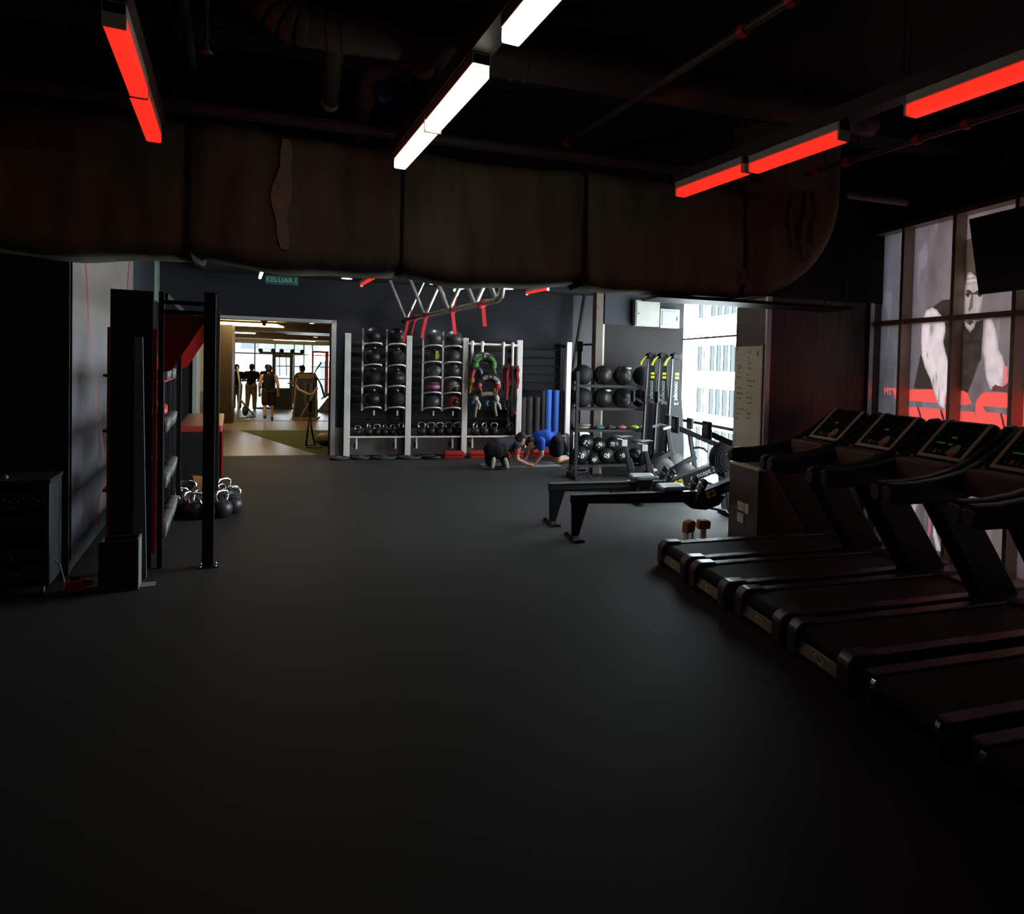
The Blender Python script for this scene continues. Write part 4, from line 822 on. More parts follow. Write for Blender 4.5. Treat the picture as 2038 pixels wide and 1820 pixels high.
# ================================================================ ROWERS, BIKES, SKI MACHINES
ERG = mat('erg_black', (0.012, 0.012, 0.013), 0.42, spec=.22)
ERGG = mat('erg_graphite', (0.011, 0.0125, 0.014), 0.5, spec=.2)
SEAT = mat('rower_seat', (0.23, 0.24, 0.26), 0.5)
LIME = mat('lime_grip', (0.55, 0.60, 0.04), 0.45)
LOGOY = mat('logo_yellow', (0.75, 0.66, 0.02), 0.5)
LOGOW = mat('logo_grey', (0.42, 0.46, 0.48), 0.5)
def ortho_text(mb_name, body, size, origin, xdir, ydir, m, par, bold=0.0):
    vs, fs = text(body, size, bold); O = Vector(origin); X = Vector(xdir).normalized(); Y = Vector(ydir).normalized()
    return MB().add([O + X * v[0] + Y * v[1] for v in vs], fs).build(mb_name, m, par)
def rower(lab, s, n):
    t = bthing('rowing_machine', lab, 'rowing machine', s, n, 0, group='rowing machines')
    MB().prism([(-0.06, 0.462), (-0.06, 0.375), (0.0, 0.372), (0.55, 0.352), (1.25, 0.342), (1.40, 0.36), (1.40, 0.462)], -0.03, 0.03).build('monorail', ERG, t, 0.004)
    MB().box(-0.05, 1.40, -0.034, 0.034, 0.452, 0.464).build('rail_top', mat('rail_steel', (0.35, 0.35, 0.36), 0.3, 0.8), t)
    for z in (0.40, 0.42): MB().box(-0.05, 0.9, -0.0325, -0.030, z, z + 0.006).build('rail_stripe', mat('rail_stripe', (0.12, 0.12, 0.12), .4), t)
    MB().prism([(-0.05, 0.38), (0.13, 0.375), (0.03, 0.03), (-0.04, 0.03)], -0.028, 0.028).build('rear_leg', ERGG, t, 0.004)
    MB().box(-0.05, 0.03, -0.24, 0.24, 0.0, 0.032).build('rear_foot', ERG, t, 0.008)
    for y in (-0.24, 0.20): MB().box(-0.065, 0.045, y, y + 0.04, 0.0, 0.03).build('foot_pad', RUBBER, t)
    # seat with scooped top
    mb = MB(); g = []
    for i in range(13):
        x = 0.93 + 0.30 * i / 12
        for j in range(9):
            y = -0.15 + 0.30 * j / 8; u = abs(y) / 0.15
            g.append((x, y * (1 - 0.15 * (i / 12) ** 2), 0.522 + 0.018 * u * u - 0.015 * math.sin(math.pi * i / 12) * (1 - u) - (0.012 if i in (0, 12) else 0)))
    k = len(g); lo = [(x, y * 0.92, 0.49) for (x, y, z) in g]; F = []
    for i in range(12):
        for j in range(8): F.append((i * 9 + j, i * 9 + j + 1, i * 9 + j + 10, i * 9 + j + 9)); F.append((k + i * 9 + j, k + i * 9 + j + 9, k + i * 9 + j + 10, k + i * 9 + j + 1))
    per = [i * 9 for i in range(13)] + [12 * 9 + j for j in range(1, 9)] + [i * 9 + 8 for i in range(11, -1, -1)] + [j for j in range(7, 0, -1)]
    for a, b in zip(per, per[1:] + per[:1]): F.append((a, b, k + b, k + a))
    mb.add(g + lo, F, True); mb.build('seat', SEAT, t)
    MB().box(0.98, 1.18, -0.06, 0.06, 0.40, 0.49).build('seat_carriage', BLKPL, t, 0.01)
    for x in (1.0, 1.16): MB().tube([(x, -0.055, 0.375), (x, 0.055, 0.375)], 0.025, 12).build('carriage_wheel', RUBBER, t)
    # front: pan under the feet, rising arm, footrests, flywheel, legs
    MB().prism([(1.20, 0.34), (1.30, 0.27), (1.46, 0.25), (1.62, 0.30), (1.70, 0.40), (1.55, 0.44), (1.40, 0.40)], -0.05, 0.05).build('front_pan', ERG, t, 0.01)
    a0 = Vector((1.38, 0, 0.395)); a1 = Vector((2.20, 0, 0.68)); d = (a1 - a0).normalized(); up = Vector((-d.z, 0, d.x))
    MB().bar(a0, a1, 0.15, 0.115, up).build('rising_arm', ERGG, t, 0.006); ra_ = C.objects[-1]
    o_ = a0 + d * 0.13; MB().bar(o_ - d * 0.055 + Vector((0, -0.0765, 0)), o_ - d * 0.010 + Vector((0, -0.0765, 0)), 0.002, 0.075, up).build('logo_mark', LOGOY, ra_)
    MB().bar(o_ + d * 0.005 + Vector((0, -0.0765, 0)), o_ + d * 0.055 + Vector((0, -0.0765, 0)), 0.002, 0.075, up).build('logo_mark', LOGOY, ra_)
    MB().bar(o_ - d * 0.03 + Vector((0, -0.0775, 0)), o_ + d * 0.03 + Vector((0, -0.0775, 0)), 0.002, 0.022, up).build('logo_gap', ERG, ra_)
    c = a0 + d * 0.46 + Vector((0, -0.0775, 0)); ortho_text('brand_lettering', 'concept 2', 0.085, c, d, up, LOGOW, ra_, 0.001)
    for y in (-0.13, 0.13):
        MB().prism([(1.28, 0.38), (1.33, 0.36), (1.43, 0.58), (1.39, 0.62)], y - 0.045, y + 0.045).build('footrest', BLKPL, t, 0.008)
        MB().tube([(1.37, y - 0.05, 0.53), (1.34, y, 0.56), (1.37, y + 0.05, 0.53)], 0.012, 8).build('foot_strap', mat('strap_grey', (0.20, 0.20, 0.20), .7), t)
    MB().lathe([(0.001, -0.10), (0.10, -0.105), (0.13, -0.098), (0.20, -0.09), (0.24, -0.06), (0.245, 0.0), (0.24, 0.06), (0.20, 0.09), (0.001, 0.09)], (2.18, 0, 0.72), 'y', 36).build('flywheel_cage', ERG, t); fc_ = C.objects[-1]
    for q in (0.155, 0.185, 0.215):
        MB().tube([(2.18 + q * math.cos(R(a)), -0.098 + (q - .15) * .1, 0.72 + q * math.sin(R(a))) for a in range(0, 360, 12)], 0.004, 5, closed=True).build('cage_ring', ERGG, fc_)
    MB().ball((2.18, -0.108, 0.72), 0.024, 12, 8, (1, .4, 1)).build('hub_badge', LIME, fc_)
    MB().prism([(2.08, 0.56), (2.22, 0.56), (2.26, 0.03), (2.16, 0.03)], -0.11, -0.08).build('front_leg', ERGG, t, 0.004)
    MB().prism([(2.08, 0.56), (2.22, 0.56), (2.26, 0.03), (2.16, 0.03)], 0.08, 0.11).build('front_leg', ERGG, t, 0.004)
    MB().box(2.16, 2.24, -0.26, 0.26, 0.0, 0.032).build('front_foot', ERG, t, 0.008)
    MB().tube([(1.72, 0.0, 0.20), (1.9, 0, 0.12), (2.18, 0, 0.05)], 0.02, 8).build('lower_brace', ERG, t)
    m0 = Vector((2.10, 0, 0.86)); m1 = Vector((1.50, 0, 1.10))
    MB().bar(m0, m1, 0.045, 0.065, (0, 0, 1)).build('monitor_arm', ERG, t, 0.006)
    MB().box(1.44, 1.485, -0.10, 0.10, 1.04, 1.24).build('monitor', BLKPL, t, 0.01); mo_ = C.objects[-1]
    MB().box(1.436, 1.44, -0.07, 0.07, 1.10, 1.21).build('monitor_glass', mat('lcd_grey', (0.10, 0.11, 0.10), .3), mo_)
    MB().tube([(1.80, -0.22, 0.83), (1.82, -0.10, 0.85), (1.82, 0.10, 0.85), (1.80, 0.22, 0.83)], 0.016, 10).build('pull_handle', mat('handle_grey', (0.30, 0.30, 0.30), .5), t)
    MB().bar((1.82, 0, 0.85), (2.10, 0, 0.80), 0.012, 0.008).build('chain', CHROME, t)
    return t
rower('nearer rowing machine with a grey seat, its flywheel behind the timber pier', 1.87, 8.18)
rower('farther rowing machine, its round flywheel cage showing beside the pier', 1.80, 9.04)

def bike(lab, s, n):
    t = bthing('exercise_bike', lab, 'exercise bike', s, n, 0, group='black exercise bikes')
    MB().bar((-0.05, 0, 0.05), (0.95, 0, 0.05), 0.06, 0.06).build('base_rail', ERG, t, 0.006)
    for x in (-0.05, 0.95): MB().box(x - 0.035, x + 0.035, -0.25, 0.25, 0.0, 0.045).build('foot_bar', ERG, t, 0.008)
    MB().bar((0.25, 0, 0.06), (0.12, 0, 0.52), 0.06, 0.085, (1, 0, 0)).build('seat_tube', ERG, t, 0.006)
    MB().bar((0.125, 0, 0.50), (0.045, 0, 0.79), 0.035, 0.05, (1, 0, 0)).build('seat_post', ERG, t, 0.003)
    MB().box(0.01, 0.09, -0.035, 0.035, 0.70, 0.79).build('post_scale', mat('scale_white', (0.30, 0.30, 0.30), .5), t, 0.004)
    mb = MB(); pts = [(-0.12, 0.0, 0.83), (-0.08, 0, 0.84), (0.02, 0, 0.835), (0.12, 0, 0.845), (0.17, 0, 0.835)]; rs = [0.05, 0.085, 0.06, 0.028, 0.016]
    mb.tube(pts, rs, 12, flat=0.35); mb.build('saddle', mat('saddle_grey', (0.05, 0.05, 0.055), .45), t)
    MB().tube([(-0.06, -0.02, 0.81), (0.04, 0, 0.79), (0.12, 0.0, 0.825)], 0.007, 6).build('saddle_rail', CHROME, t)
    MB().lathe([(0.001, -0.07), (0.12, -0.075), (0.20, -0.06), (0.215, 0), (0.20, 0.06), (0.001, 0.07)], (0.62, 0, 0.33), 'y', 28).build('flywheel_cage', ERG, t)
    MB().ball((0.62, -0.078, 0.33), 0.022, 10, 6, (1, .4, 1)).build('hub_badge', LIME, t)
    MB().bar((0.20, 0, 0.30), (0.80, 0, 0.62), 0.06, 0.075).build('main_tube', ERG, t, 0.006)
    MB().bar((0.30, 0, 0.12), (0.74, 0, 0.58), 0.03, 0.03).build('stay', ERGG, t)
    MB().bar((0.86, 0, 0.06), (0.70, 0, 0.95), 0.05, 0.06, (1, 0, 0)).build('head_tube', ERG, t, 0.005)
    MB().tube([(0.55, -0.24, 0.96), (0.66, -0.22, 0.99), (0.70, -0.08, 0.98), (0.70, 0.08, 0.98), (0.66, 0.22, 0.99), (0.55, 0.24, 0.96)], 0.017, 10).build('handlebar', mat('bar_tape', (0.40, 0.41, 0.42), .5), t)
    MB().box(0.68, 0.72, -0.09, 0.09, 1.0, 1.15).build('monitor', BLKPL, t, 0.008)
    MB().tube([(0.32, -0.10, 0.27), (0.32, 0.10, 0.27)], 0.045, 14).build('crank_hub', ERGG, t)
    for y, q in ((-0.12, 40), (0.12, 220)):
        e = (0.32 + 0.16 * math.cos(R(q)), y, 0.27 + 0.16 * math.sin(R(q)))
        MB().bar((0.32, y, 0.27), e, 0.018, 0.03).build('crank_arm', CHROME, t)
        MB().box(e[0] - 0.045, e[0] + 0.045, min(y, y * 1.8), max(y, y * 1.8), e[2] - 0.014, e[2] + 0.014).build('pedal', mat('pedal_grey', (0.32, 0.33, 0.34), .5), t, 0.004)
    return t
bike('nearer black exercise bike standing behind the rowing machines', 3.18, 10.15)
bike('farther black exercise bike standing close to the numbered balls', 3.10, 10.85)

def ski(lab, s, n):
    t = bthing('ski_machine', lab, 'ski machine', s, n, 0, group='upright ski machines')
    MB().prism([(-0.15, 0.06), (0.16, 0.06), (0.16, 0.55), (0.12, 1.15), (0.06, 1.6), (0.045, 2.04), (0.02, 2.085), (-0.045, 2.085), (-0.06, 2.04), (-0.10, 1.3), (-0.14, 0.6)], -0.045, 0.045).build('column', ERGG, t, 0.006); co_ = C.objects[-1]
    MB().bar((-0.13, -0.05, 0.5), (-0.075, -0.05, 1.98), 0.012, 0.02, (1, 0, 0)).build('cord_track', mat('track_grey', (0.10, 0.10, 0.10), .4), t)
    MB().lathe([(0.001, -0.09), (0.17, -0.085), (0.185, 0), (0.17, 0.085), (0.001, 0.09)], (0.0, 0, 0.30), 'y', 28).build('flywheel_cage', ERG, t)
    MB().box(-0.09, 0.07, -0.085, 0.085, 1.98, 2.07).build('pulley_head', ERG, t, 0.02)
    for y in (-0.03, 0.03):
        MB().tube([(-0.10, y, 2.02), (-0.15, y, 1.98), (-0.19, y, 1.90)], 0.011, 8).build('strap_grip', LIME, t)
        MB().ball((-0.195, y, 1.885), 0.018, 10, 8).build('grip_end', LIME, t)
    MB().bar((-0.30, 0, 0.025), (0.18, 0, 0.025), 0.06, 0.04).build('stand_rail', ERG, t, 0.005)
    MB().box(-0.10, 0.16, -0.09, 0.09, 0.0, 0.05).build('stand_bar', ERG, t)
    MB().bar((-0.14, 0, 1.26), (-0.30, 0, 1.34), 0.03, 0.04).build('monitor_arm', ERG, t)
    MB().box(-0.33, -0.295, -0.085, 0.085, 1.27, 1.45).build('monitor', BLKPL, t, 0.008)
    for z in (1.72, 1.66): MB().box(-0.025, 0.035, -0.047, -0.045, z, z + 0.038).build('logo_mark', LOGOY, co_)
    ortho_text('brand_lettering', 'concept 2', 0.095, (0.0, -0.0465, 1.43), (0, 0, -1), (1, 0, 0), LOGOW, co_, 0.0015)
    return t
ski('ski machine nearest the window, brand lettering down its side', 4.33, 12.03)
ski('middle ski machine of the three tall columns', 4.185, 12.24)
ski('ski machine farthest from the window, half hidden by its neighbours', 4.055, 12.45)

# ---- low stools
for i, (s, n, rz, lab) in enumerate(((2.97, 7.72, 0.35, 'left low push-up stand with tilted brown pad'), (3.14, 7.74, -0.1, 'right low push-up stand with dark brown pad on a white leg'))):
    t = bthing('push_up_stand', lab, 'exercise stand', s, n, 0, rz, group='brown push-up stands')
    MB().prism([(-0.06, 0.10), (0.05, 0.115), (0.065, 0.205), (0.03, 0.235), (-0.05, 0.215)] if i == 0 else [(-0.07, 0.13), (0.07, 0.13), (0.075, 0.20), (0.05, 0.225), (-0.06, 0.225)], -0.05, 0.05).build('pad', mat('brown_pad', (0.34, 0.105, 0.04), 0.6), t, 0.014, 3)
    for x in ((-0.035, 0.035) if i == 0 else (0.0,)): MB().box(x - (0.012 if i == 0 else 0.03), x + (0.012 if i == 0 else 0.03), -0.03, 0.03, 0.0, 0.13).build('leg', mat('stand_white', (0.85, 0.83, 0.80), .5), t, 0.004)
    MB().box(-0.06, 0.06, -0.05, 0.05, 0.0, 0.015).build('base', MATS['stand_white'], t, 0.003)

# ================================================================ BALL RACK
t = bthing('ball_rack', 'black free-standing three-tier rack holding medicine balls', 'rack', 0, 0, 0)
for (s, lab) in ((2.86, 'l'), (4.33, 'r')):
    for n in (12.62, 12.98): MB().box(s - 0.025, s + 0.025, n - 0.03, n + 0.03, 0.05, 1.74).build('upright', BLKMET, t, 0.004)
    MB().box(s - 0.05, s + 0.05, 12.40, 13.08, 0.0, 0.06).build('foot', BLKMET, t, 0.006)
for z in (1.505, 1.13, 0.775, 0.20):
    for n in (12.64, 12.96): MB().box(2.84, 4.33, n - 0.02, n + 0.02, z - 0.02, z + 0.02).build('shelf_rail', BLKMET, t)
    MB().box(2.83, 4.30, 12.66, 12.94, z - 0.012, z - 0.004).build('shelf_tray', mat('shelf_mesh', (0.03, 0.03, 0.032), .5), t) if z < 1.0 else None
MBALL = mat('medicine_ball_matte', (0.010, 0.010, 0.0108), 0.6, scale=60, bump=0.15, spec=.15)
GBALL = mat('medicine_ball_vinyl', (0.009, 0.0085, 0.0085), 0.38, spec=.28)
DB_ = mat('lettering_white', (0.55, 0.55, 0.53), .6)
posn = ('first from the left', 'second from the left', 'third from the left', 'fourth from the left')
for r_, (z, rn) in enumerate(((1.680, 'top'), (1.305, 'middle'))):
    for i, s in enumerate((2.985, 3.325, 3.665, 4.005)):
        gl = i in (1, 2)
        o = MB().ball((0, 0, 0), 0.165, 24, 14, (1, 1, 0.97 if gl else 1)).build('medicine_ball', GBALL if gl else MBALL)
        inB(o, s, 12.80, z + 0.005); tag(o, '%s black medicine ball %s on the %s tier of the ball rack' % ('shiny' if gl else 'matte', posn[i], rn), 'medicine ball', 'large black balls on the ball rack')
        if gl:
            for a in range(0, 180, 45): MB().tube([(0.167 * math.cos(R(a)) * math.cos(R(q)), 0.167 * math.sin(R(a)) * math.cos(R(q)), 0.163 * math.sin(R(q))) for q in range(0, 360, 15)], 0.0025, 4, closed=True).build('seam', BLKPL, o)
        if (r_, i) in ((0, 2), (1, 1)):
            MB().ball((0.07, -0.07, 0.125), 0.06, 12, 8, (1, .7, .35)).build('white_label', mat('ball_label', (0.5, 0.5, 0.5), .5), o)
def sphere_text(body, size, R_, dirv, roll):
    vs, fs = text(body, size, 0.002); d = Vector(dirv).normalized(); x = Vector((0, 0, 1)).cross(d).normalized(); y = d.cross(x)
    cr, sr = math.cos(roll), math.sin(roll); x2 = x * cr + y * sr; y2 = -x * sr + y * cr
    return MB().add([(d * R_ + x2 * v[0] + y2 * v[1]).normalized() * (R_ + 0.0025) for v in vs], fs)
for i, (s, n, z, num, roll, rad, lab) in enumerate((
    (2.955, 12.74, 0.365, '10', -0.35, 0.150, 'black ball marked 10 lowest at the left of the bottom tier'),
    (3.070, 12.84, 0.560, '15', 2.5, 0.140, 'black ball marked 15 upside down on top of the left pile'),
    (3.285, 12.84, 0.520, '10', 0.75, 0.130, 'black ball with a slanted 10 behind the front row'),
    (3.160, 12.66, 0.300, '25', 2.6, 0.095, 'small black ball with a faint 25 between larger ones'),
    (3.390, 12.74, 0.355, '05', -0.2, 0.135, 'black ball marked 05 in the middle of the bottom tier'),
    (3.520, 12.86, 0.530, '10', 1.45, 0.120, 'black ball with a sideways 10 on top of the middle'),
    (3.655, 12.74, 0.345, '10', 0.4, 0.125, 'black ball with a faint 10 behind the farther bike saddle'),
    (3.890, 12.74, 0.350, '5', -2.4, 0.130, 'black ball with a single 5 behind the nearer bike saddle'))):
    o = MB().ball((0, 0, 0), rad, 24, 14).build('numbered_ball', GBALL); inB(o, s, n, z); tag(o, lab, 'medicine ball', 'numbered balls on the bottom tier')
    sphere_text(num, rad * 0.75, rad, (-0.12, -1, 0.05), roll).build('number', DB_, o)
for i, (s, c, lab, sz) in enumerate(((2.99, (0.16, 0.10, 0.075), 'brown and red pile of pads at the left end of the third tier', 1.5), (3.28, (0.03, 0.10, 0.12), 'teal round pad on the third tier', 1.0), (3.48, (0.035, 0.05, 0.03), 'dark green round pad on the third tier', 0.9), (3.665, (0.45, 0.08, 0.17), 'pink round pad on the third tier', 1.0), (3.88, (0.35, 0.55, 0.06), 'wider lime green pad on the third tier', 1.0), (4.055, (0.40, 0.60, 0.06), 'narrower lime green pad at the right of the third tier', 0.8))):
    t = bthing('sand_pad', lab, 'pad', s, 12.80, 0.795, group='coloured pads on the ball rack')
    m_ = mat('pad_%d' % i, c, 0.6)
    MB().lathe([(0.001, 0.0), (0.06 * sz, 0.0), (0.085 * sz, 0.015), (0.085 * sz, 0.035), (0.05 * sz, 0.05), (0.001, 0.045)], seg=18).build('pad', m_, t)
    MB().tube([(0.045 * math.cos(R(a)), -0.07 + 0.01 * math.sin(R(a)), 0.04 + 0.018 * math.sin(R(a))) for a in range(0, 181, 30)], 0.008, 6).build('handle', m_ if i else mat('pad_red', (0.15, 0.02, 0.02), .6), t)
    if i == 0:
        MB().lathe([(0.001, 0.05), (0.11, 0.05), (0.12, 0.065), (0.09, 0.085), (0.001, 0.085)], (0.03, 0, 0), 'z', 16).build('upper_pad', mat('pad_brown', (0.14, 0.12, 0.09), .7), t)
# post of a bag stand behind the ball rack, white box standing in for a bright patch
t = bthing('stand_post', 'black square post with a short arm behind the ball rack', 'post', 3.13, 13.72)
MB().box(-0.035, 0.035, -0.035, 0.035, 0, 2.10).build('post', BLKMET, t, 0.004)
MB().box(-0.05, 0.05, -0.05, 0.05, 2.08, 2.26).build('clamp', BLKMET, t, 0.006)
MB().bar((0, 0, 2.20), (0.34, 0, 2.22), 0.03, 0.035).build('arm', BLKMET, t)
MB().box(-0.12, 0.12, -0.2, 0.2, 0, 0.03).build('base_plate', BLKMET, t)
t = bthing('bright_patch_box', 'white box standing in for a bright patch behind the ball rack', 'crate', 3.50, 15.25)  # made-up white box where a bright patch shows low behind the rack
CW = mat('bright_patch_white', (0.75, 0.75, 0.75), .5)
MB().box(-0.22, 0.20, -0.18, 0.18, 0.0, 0.50).build('body', CW, t, 0.01)
MB().box(-0.235, 0.215, -0.195, 0.195, 0.47, 0.52).build('rim', CW, t, 0.006)
o = MB().tube([(0.11 * math.cos(R(a)), 0, 0.115 + 0.11 * math.sin(R(a))) for a in range(0, 360, 18)], 0.006, 6, closed=True).build('cable_loop', BLKPL); inB(o, 3.16, 12.52, 0.0); tag(o, 'thin black cable loop on the floor below the numbered balls', 'cable')
# ================================================================ WALL RACK (back wall)
POSTS = (-0.675, 0.386, 1.412, 2.453, 3.44)
rk = bthing('training_rack', 'long white-post training rack standing along the dark back wall', 'rack', 0, 0, 0)
for i, s in enumerate(POSTS):
    MB().box(s - 0.05, s + 0.05, 15.98, 16.10, 0.0, 2.31).build('front_post', WHITEP, rk, 0.006)
    MB().box(s - 0.09, s - 0.02, 16.42, 16.50, 0.0, 2.28).build('rear_post', BLKMET, rk)
    MB().box(s - 0.03, s + 0.01, 16.1, 16.44, 2.2, 2.26).build('side_tie', BLKMET, rk)
for a, b in zip(POSTS, POSTS[1:]):
    for z in (2.15, 1.98, 1.81, 1.64, 1.47, 1.30, 1.13, 0.96, 0.70):
        MB().tube([(a, 16.46, z), (b, 16.46, z)], 0.012, 6, cap=False).build('rung', BLKMET, rk)
    MB().box(a + 0.05, b - 0.05, 16.0, 16.03, 0.375, 0.405).build('shelf_lip', WHITEP, rk, 0.003)
    MB().box(a + 0.05, b - 0.05, 16.03, 16.40, 0.372, 0.392).build('shelf', BLKMET, rk)
    for f in (0.16, 0.80):
        x = a + (b - a) * f; MB().box(x - 0.015, x + 0.015, 16.05, 16.09, 0.16, 0.375).build('shelf_bracket', WHITEP, rk); MB().box(x - 0.05, x - 0.015, 16.06, 16.4, 0.17, 0.25).build('bracket_arm', BLKMET, rk)
for a, b in zip(POSTS[:3], POSTS[1:4]): MB().box(a + 0.0, b, 16.485, 16.50, 0.56, 2.25).build('back_board', BLACK, rk)
# ball columns: curved cradles on an upright strip
def ball_column(s, zs):
    MB().box(s - 0.19, s - 0.16, 15.98, 16.02, min(zs) - 0.06, max(zs) + 0.28).build('cradle_strip', WHITEP, rk)
    for z in zs:
        MB().tube([(s - 0.17, 16.0, z - 0.03), (s - 0.12, 15.90, z), (s - 0.03, 15.83, z + 0.018), (s + 0.07, 15.80, z + 0.02), (s + 0.14, 15.83, z + 0.01), (s + 0.15, 15.90, z - 0.01)], 0.014, 8).build('cradle_arm', WHITEP, rk)
        MB().box(s + 0.02, s + 0.045, 16.02, 16.05, z - 0.15, z - 0.06).build('cradle_hook', WHITEP, rk)
Z1_ = (2.13, 1.735, 1.345, 0.945); Z2_ = (2.13, 1.82, 1.53, 1.235, 0.945)
for s in (-0.245, 0.165): ball_column(s, Z1_)
for s in (0.81, 1.17): ball_column(s, Z2_)
rowN = ('top', 'second', 'third', 'lowest')
for ci, s in enumerate((-0.245, 0.165)):
    for k, z in enumerate(Z1_):
        gl = (ci + k) % 2 == 1
        o = MB().ball((0, 0, 0), 0.155, 22, 12).build('wall_ball', GBALL if gl or k == 0 else MBALL); inB(o, s, 15.945, z + 0.158)
        tag(o, '%s black ball in the %s column of the rack bay next to the doorway' % (rowN[k], ('left', 'right')[ci]), 'medicine ball', 'black balls in the first rack bay')
        for a in (20, 110): MB().tube([(0.156 * math.cos(R(a)) * math.cos(R(q)), 0.156 * math.sin(R(a)) * math.cos(R(q)), 0.156 * math.sin(R(q))) for q in range(0, 360, 20)], 0.002, 4, closed=True).build('seam', BLKPL, o)
rowN = ('top', 'second', 'third', 'fourth', 'lowest')
spec = {(0, 0): ('black', (0.028, 0.028, 0.030), .16), (0, 1): ('black with a yellow patch', (0.030, 0.028, 0.02), .12), (0, 2): ('grey and black', (0.06, 0.058, 0.05), .12), (0, 3): ('black with a pink band', (0.03, 0.025, 0.03), .12), (0, 4): ('dark blue', (0.035, 0.042, 0.06), .12),
        (1, 0): ('black', (0.028, 0.028, 0.030), .16), (1, 1): ('dark grey', (0.04, 0.04, 0.038), .125), (1, 2): ('black', (0.024, 0.024, 0.024), .135), (1, 3): ('beige and black', (0.13, 0.12, 0.095), .12), (1, 4): ('red and black', (0.20, 0.02, 0.015), .12)}
for ci, s in enumerate((0.81, 1.17)):
    for k, z in enumerate(Z2_):
        nm, c, rad = spec[(ci, k)]
        o = MB().ball((0, 0, 0), rad, 22, 12).build('medicine_ball', mat('ball_%d%d' % (ci, k), c, 0.4)); inB(o, s + 0.02, 15.955, z + rad + 0.002)
        tag(o, '%s ball, %s in the %s column of the second rack bay' % (nm, rowN[k], ('left', 'right')[ci]), 'medicine ball', 'balls in the second rack bay')
        if (ci, k) == (0, 1): MB().bar((0.04, -rad - .003, -0.06), (0.05, -rad - .003, 0.10), 0.02, 0.05, (1, 0, 0)).build('yellow_patch', mat('ball_yellow', (0.34, 0.36, 0.02), .5), o)
        if (ci, k) == (0, 3): MB().lathe([(rad * 0.80, 0.075), (rad * 0.995, 0.02), (rad * 1.01, -0.02), (rad * 1.0, -0.03)], seg=22).build('pink_band', mat('ball_pink', (0.42, 0.06, 0.20), .5), o)
        if (ci, k) == (1, 4): MB().ball((0.03, -0.06, 0), rad * 0.62, 16, 10).build('black_face', GBALL, o)
        if (ci, k) == (1, 3): MB().ball((0.03, -0.06, -0.04), rad * 0.6, 16, 10).build('black_face', GBALL, o)
        if (ci, k) == (0, 2): MB().ball((0.05, -0.05, 0.02), rad * 0.68, 16, 10).build('grey_face', mat('ball_grey', (0.11, 0.105, 0.085), .5), o)
# ---- kettlebells
KBM = mat('kettlebell_black', (0.014, 0.014, 0.015), 0.4, spec=.35)
HND = mat('kettlebell_handle', (0.55, 0.55, 0.55), 0.22, 0.95)
def kettlebell(lab, loc, rz, k, group, hm=HND):
    t = thing('kettlebell', lab, 'kettlebell', loc, rz, group)
    MB().lathe([(0.001, 0.0), (0.05, 0.0), (0.075, 0.02), (0.092, 0.06), (0.095, 0.095), (0.08, 0.14), (0.05, 0.165), (0.001, 0.172)], seg=18).build('bell', KBM, t)
    pts = [(-0.045, 0, 0.145), (-0.068, 0, 0.19), (-0.066, 0, 0.225), (-0.045, 0, 0.248), (0, 0, 0.254), (0.045, 0, 0.248), (0.066, 0, 0.225), (0.068, 0, 0.19), (0.045, 0, 0.145)]
    MB().tube(pts, 0.0155, 8).build('handle', hm, t)
    t.scale = (k, k, k); return t
KB1 = ((-0.49, 0.0, .85, 'with a low wide handle, first'), (-0.305, 1.2, 1.05, 'seen from its narrow side, second'), (-0.155, 0.2, .95, 'with a bright wide handle, third'), (-0.02, 1.0, .95, 'fourth'), (0.115, 0.8, .95, 'fifth'), (0.265, 0.9, 1.1, 'tallest, sixth'))
for s, rz, k, w_ in KB1: kettlebell('black kettlebell %s from the doorway on the first bay shelf' % w_, B(s, 16.16, 0.405), -AZ + rz, k * 0.86, 'kettlebells on the rack shelf')
for i, s in enumerate((0.64, 0.81, 0.97, 1.14, 1.305)): kettlebell('black kettlebell %s from the left on the second bay shelf' % ('first', 'second', 'third', 'fourth', 'fifth')[i], B(s, 16.16, 0.405), -AZ + 0.15 * (i % 3), 0.98, 'kettlebells on the rack shelf', HND)
for i, s in enumerate((1.635, 1.81, 2.0, 2.31)): kettlebell('black kettlebell %s from the left under the hanging bags' % ('first', 'second', 'third', 'fourth')[i], B(s, 16.16, 0.405), -AZ + (0.9, 0.8, 0.2, 0.1)[i], 0.95, 'kettlebells on the rack shelf')
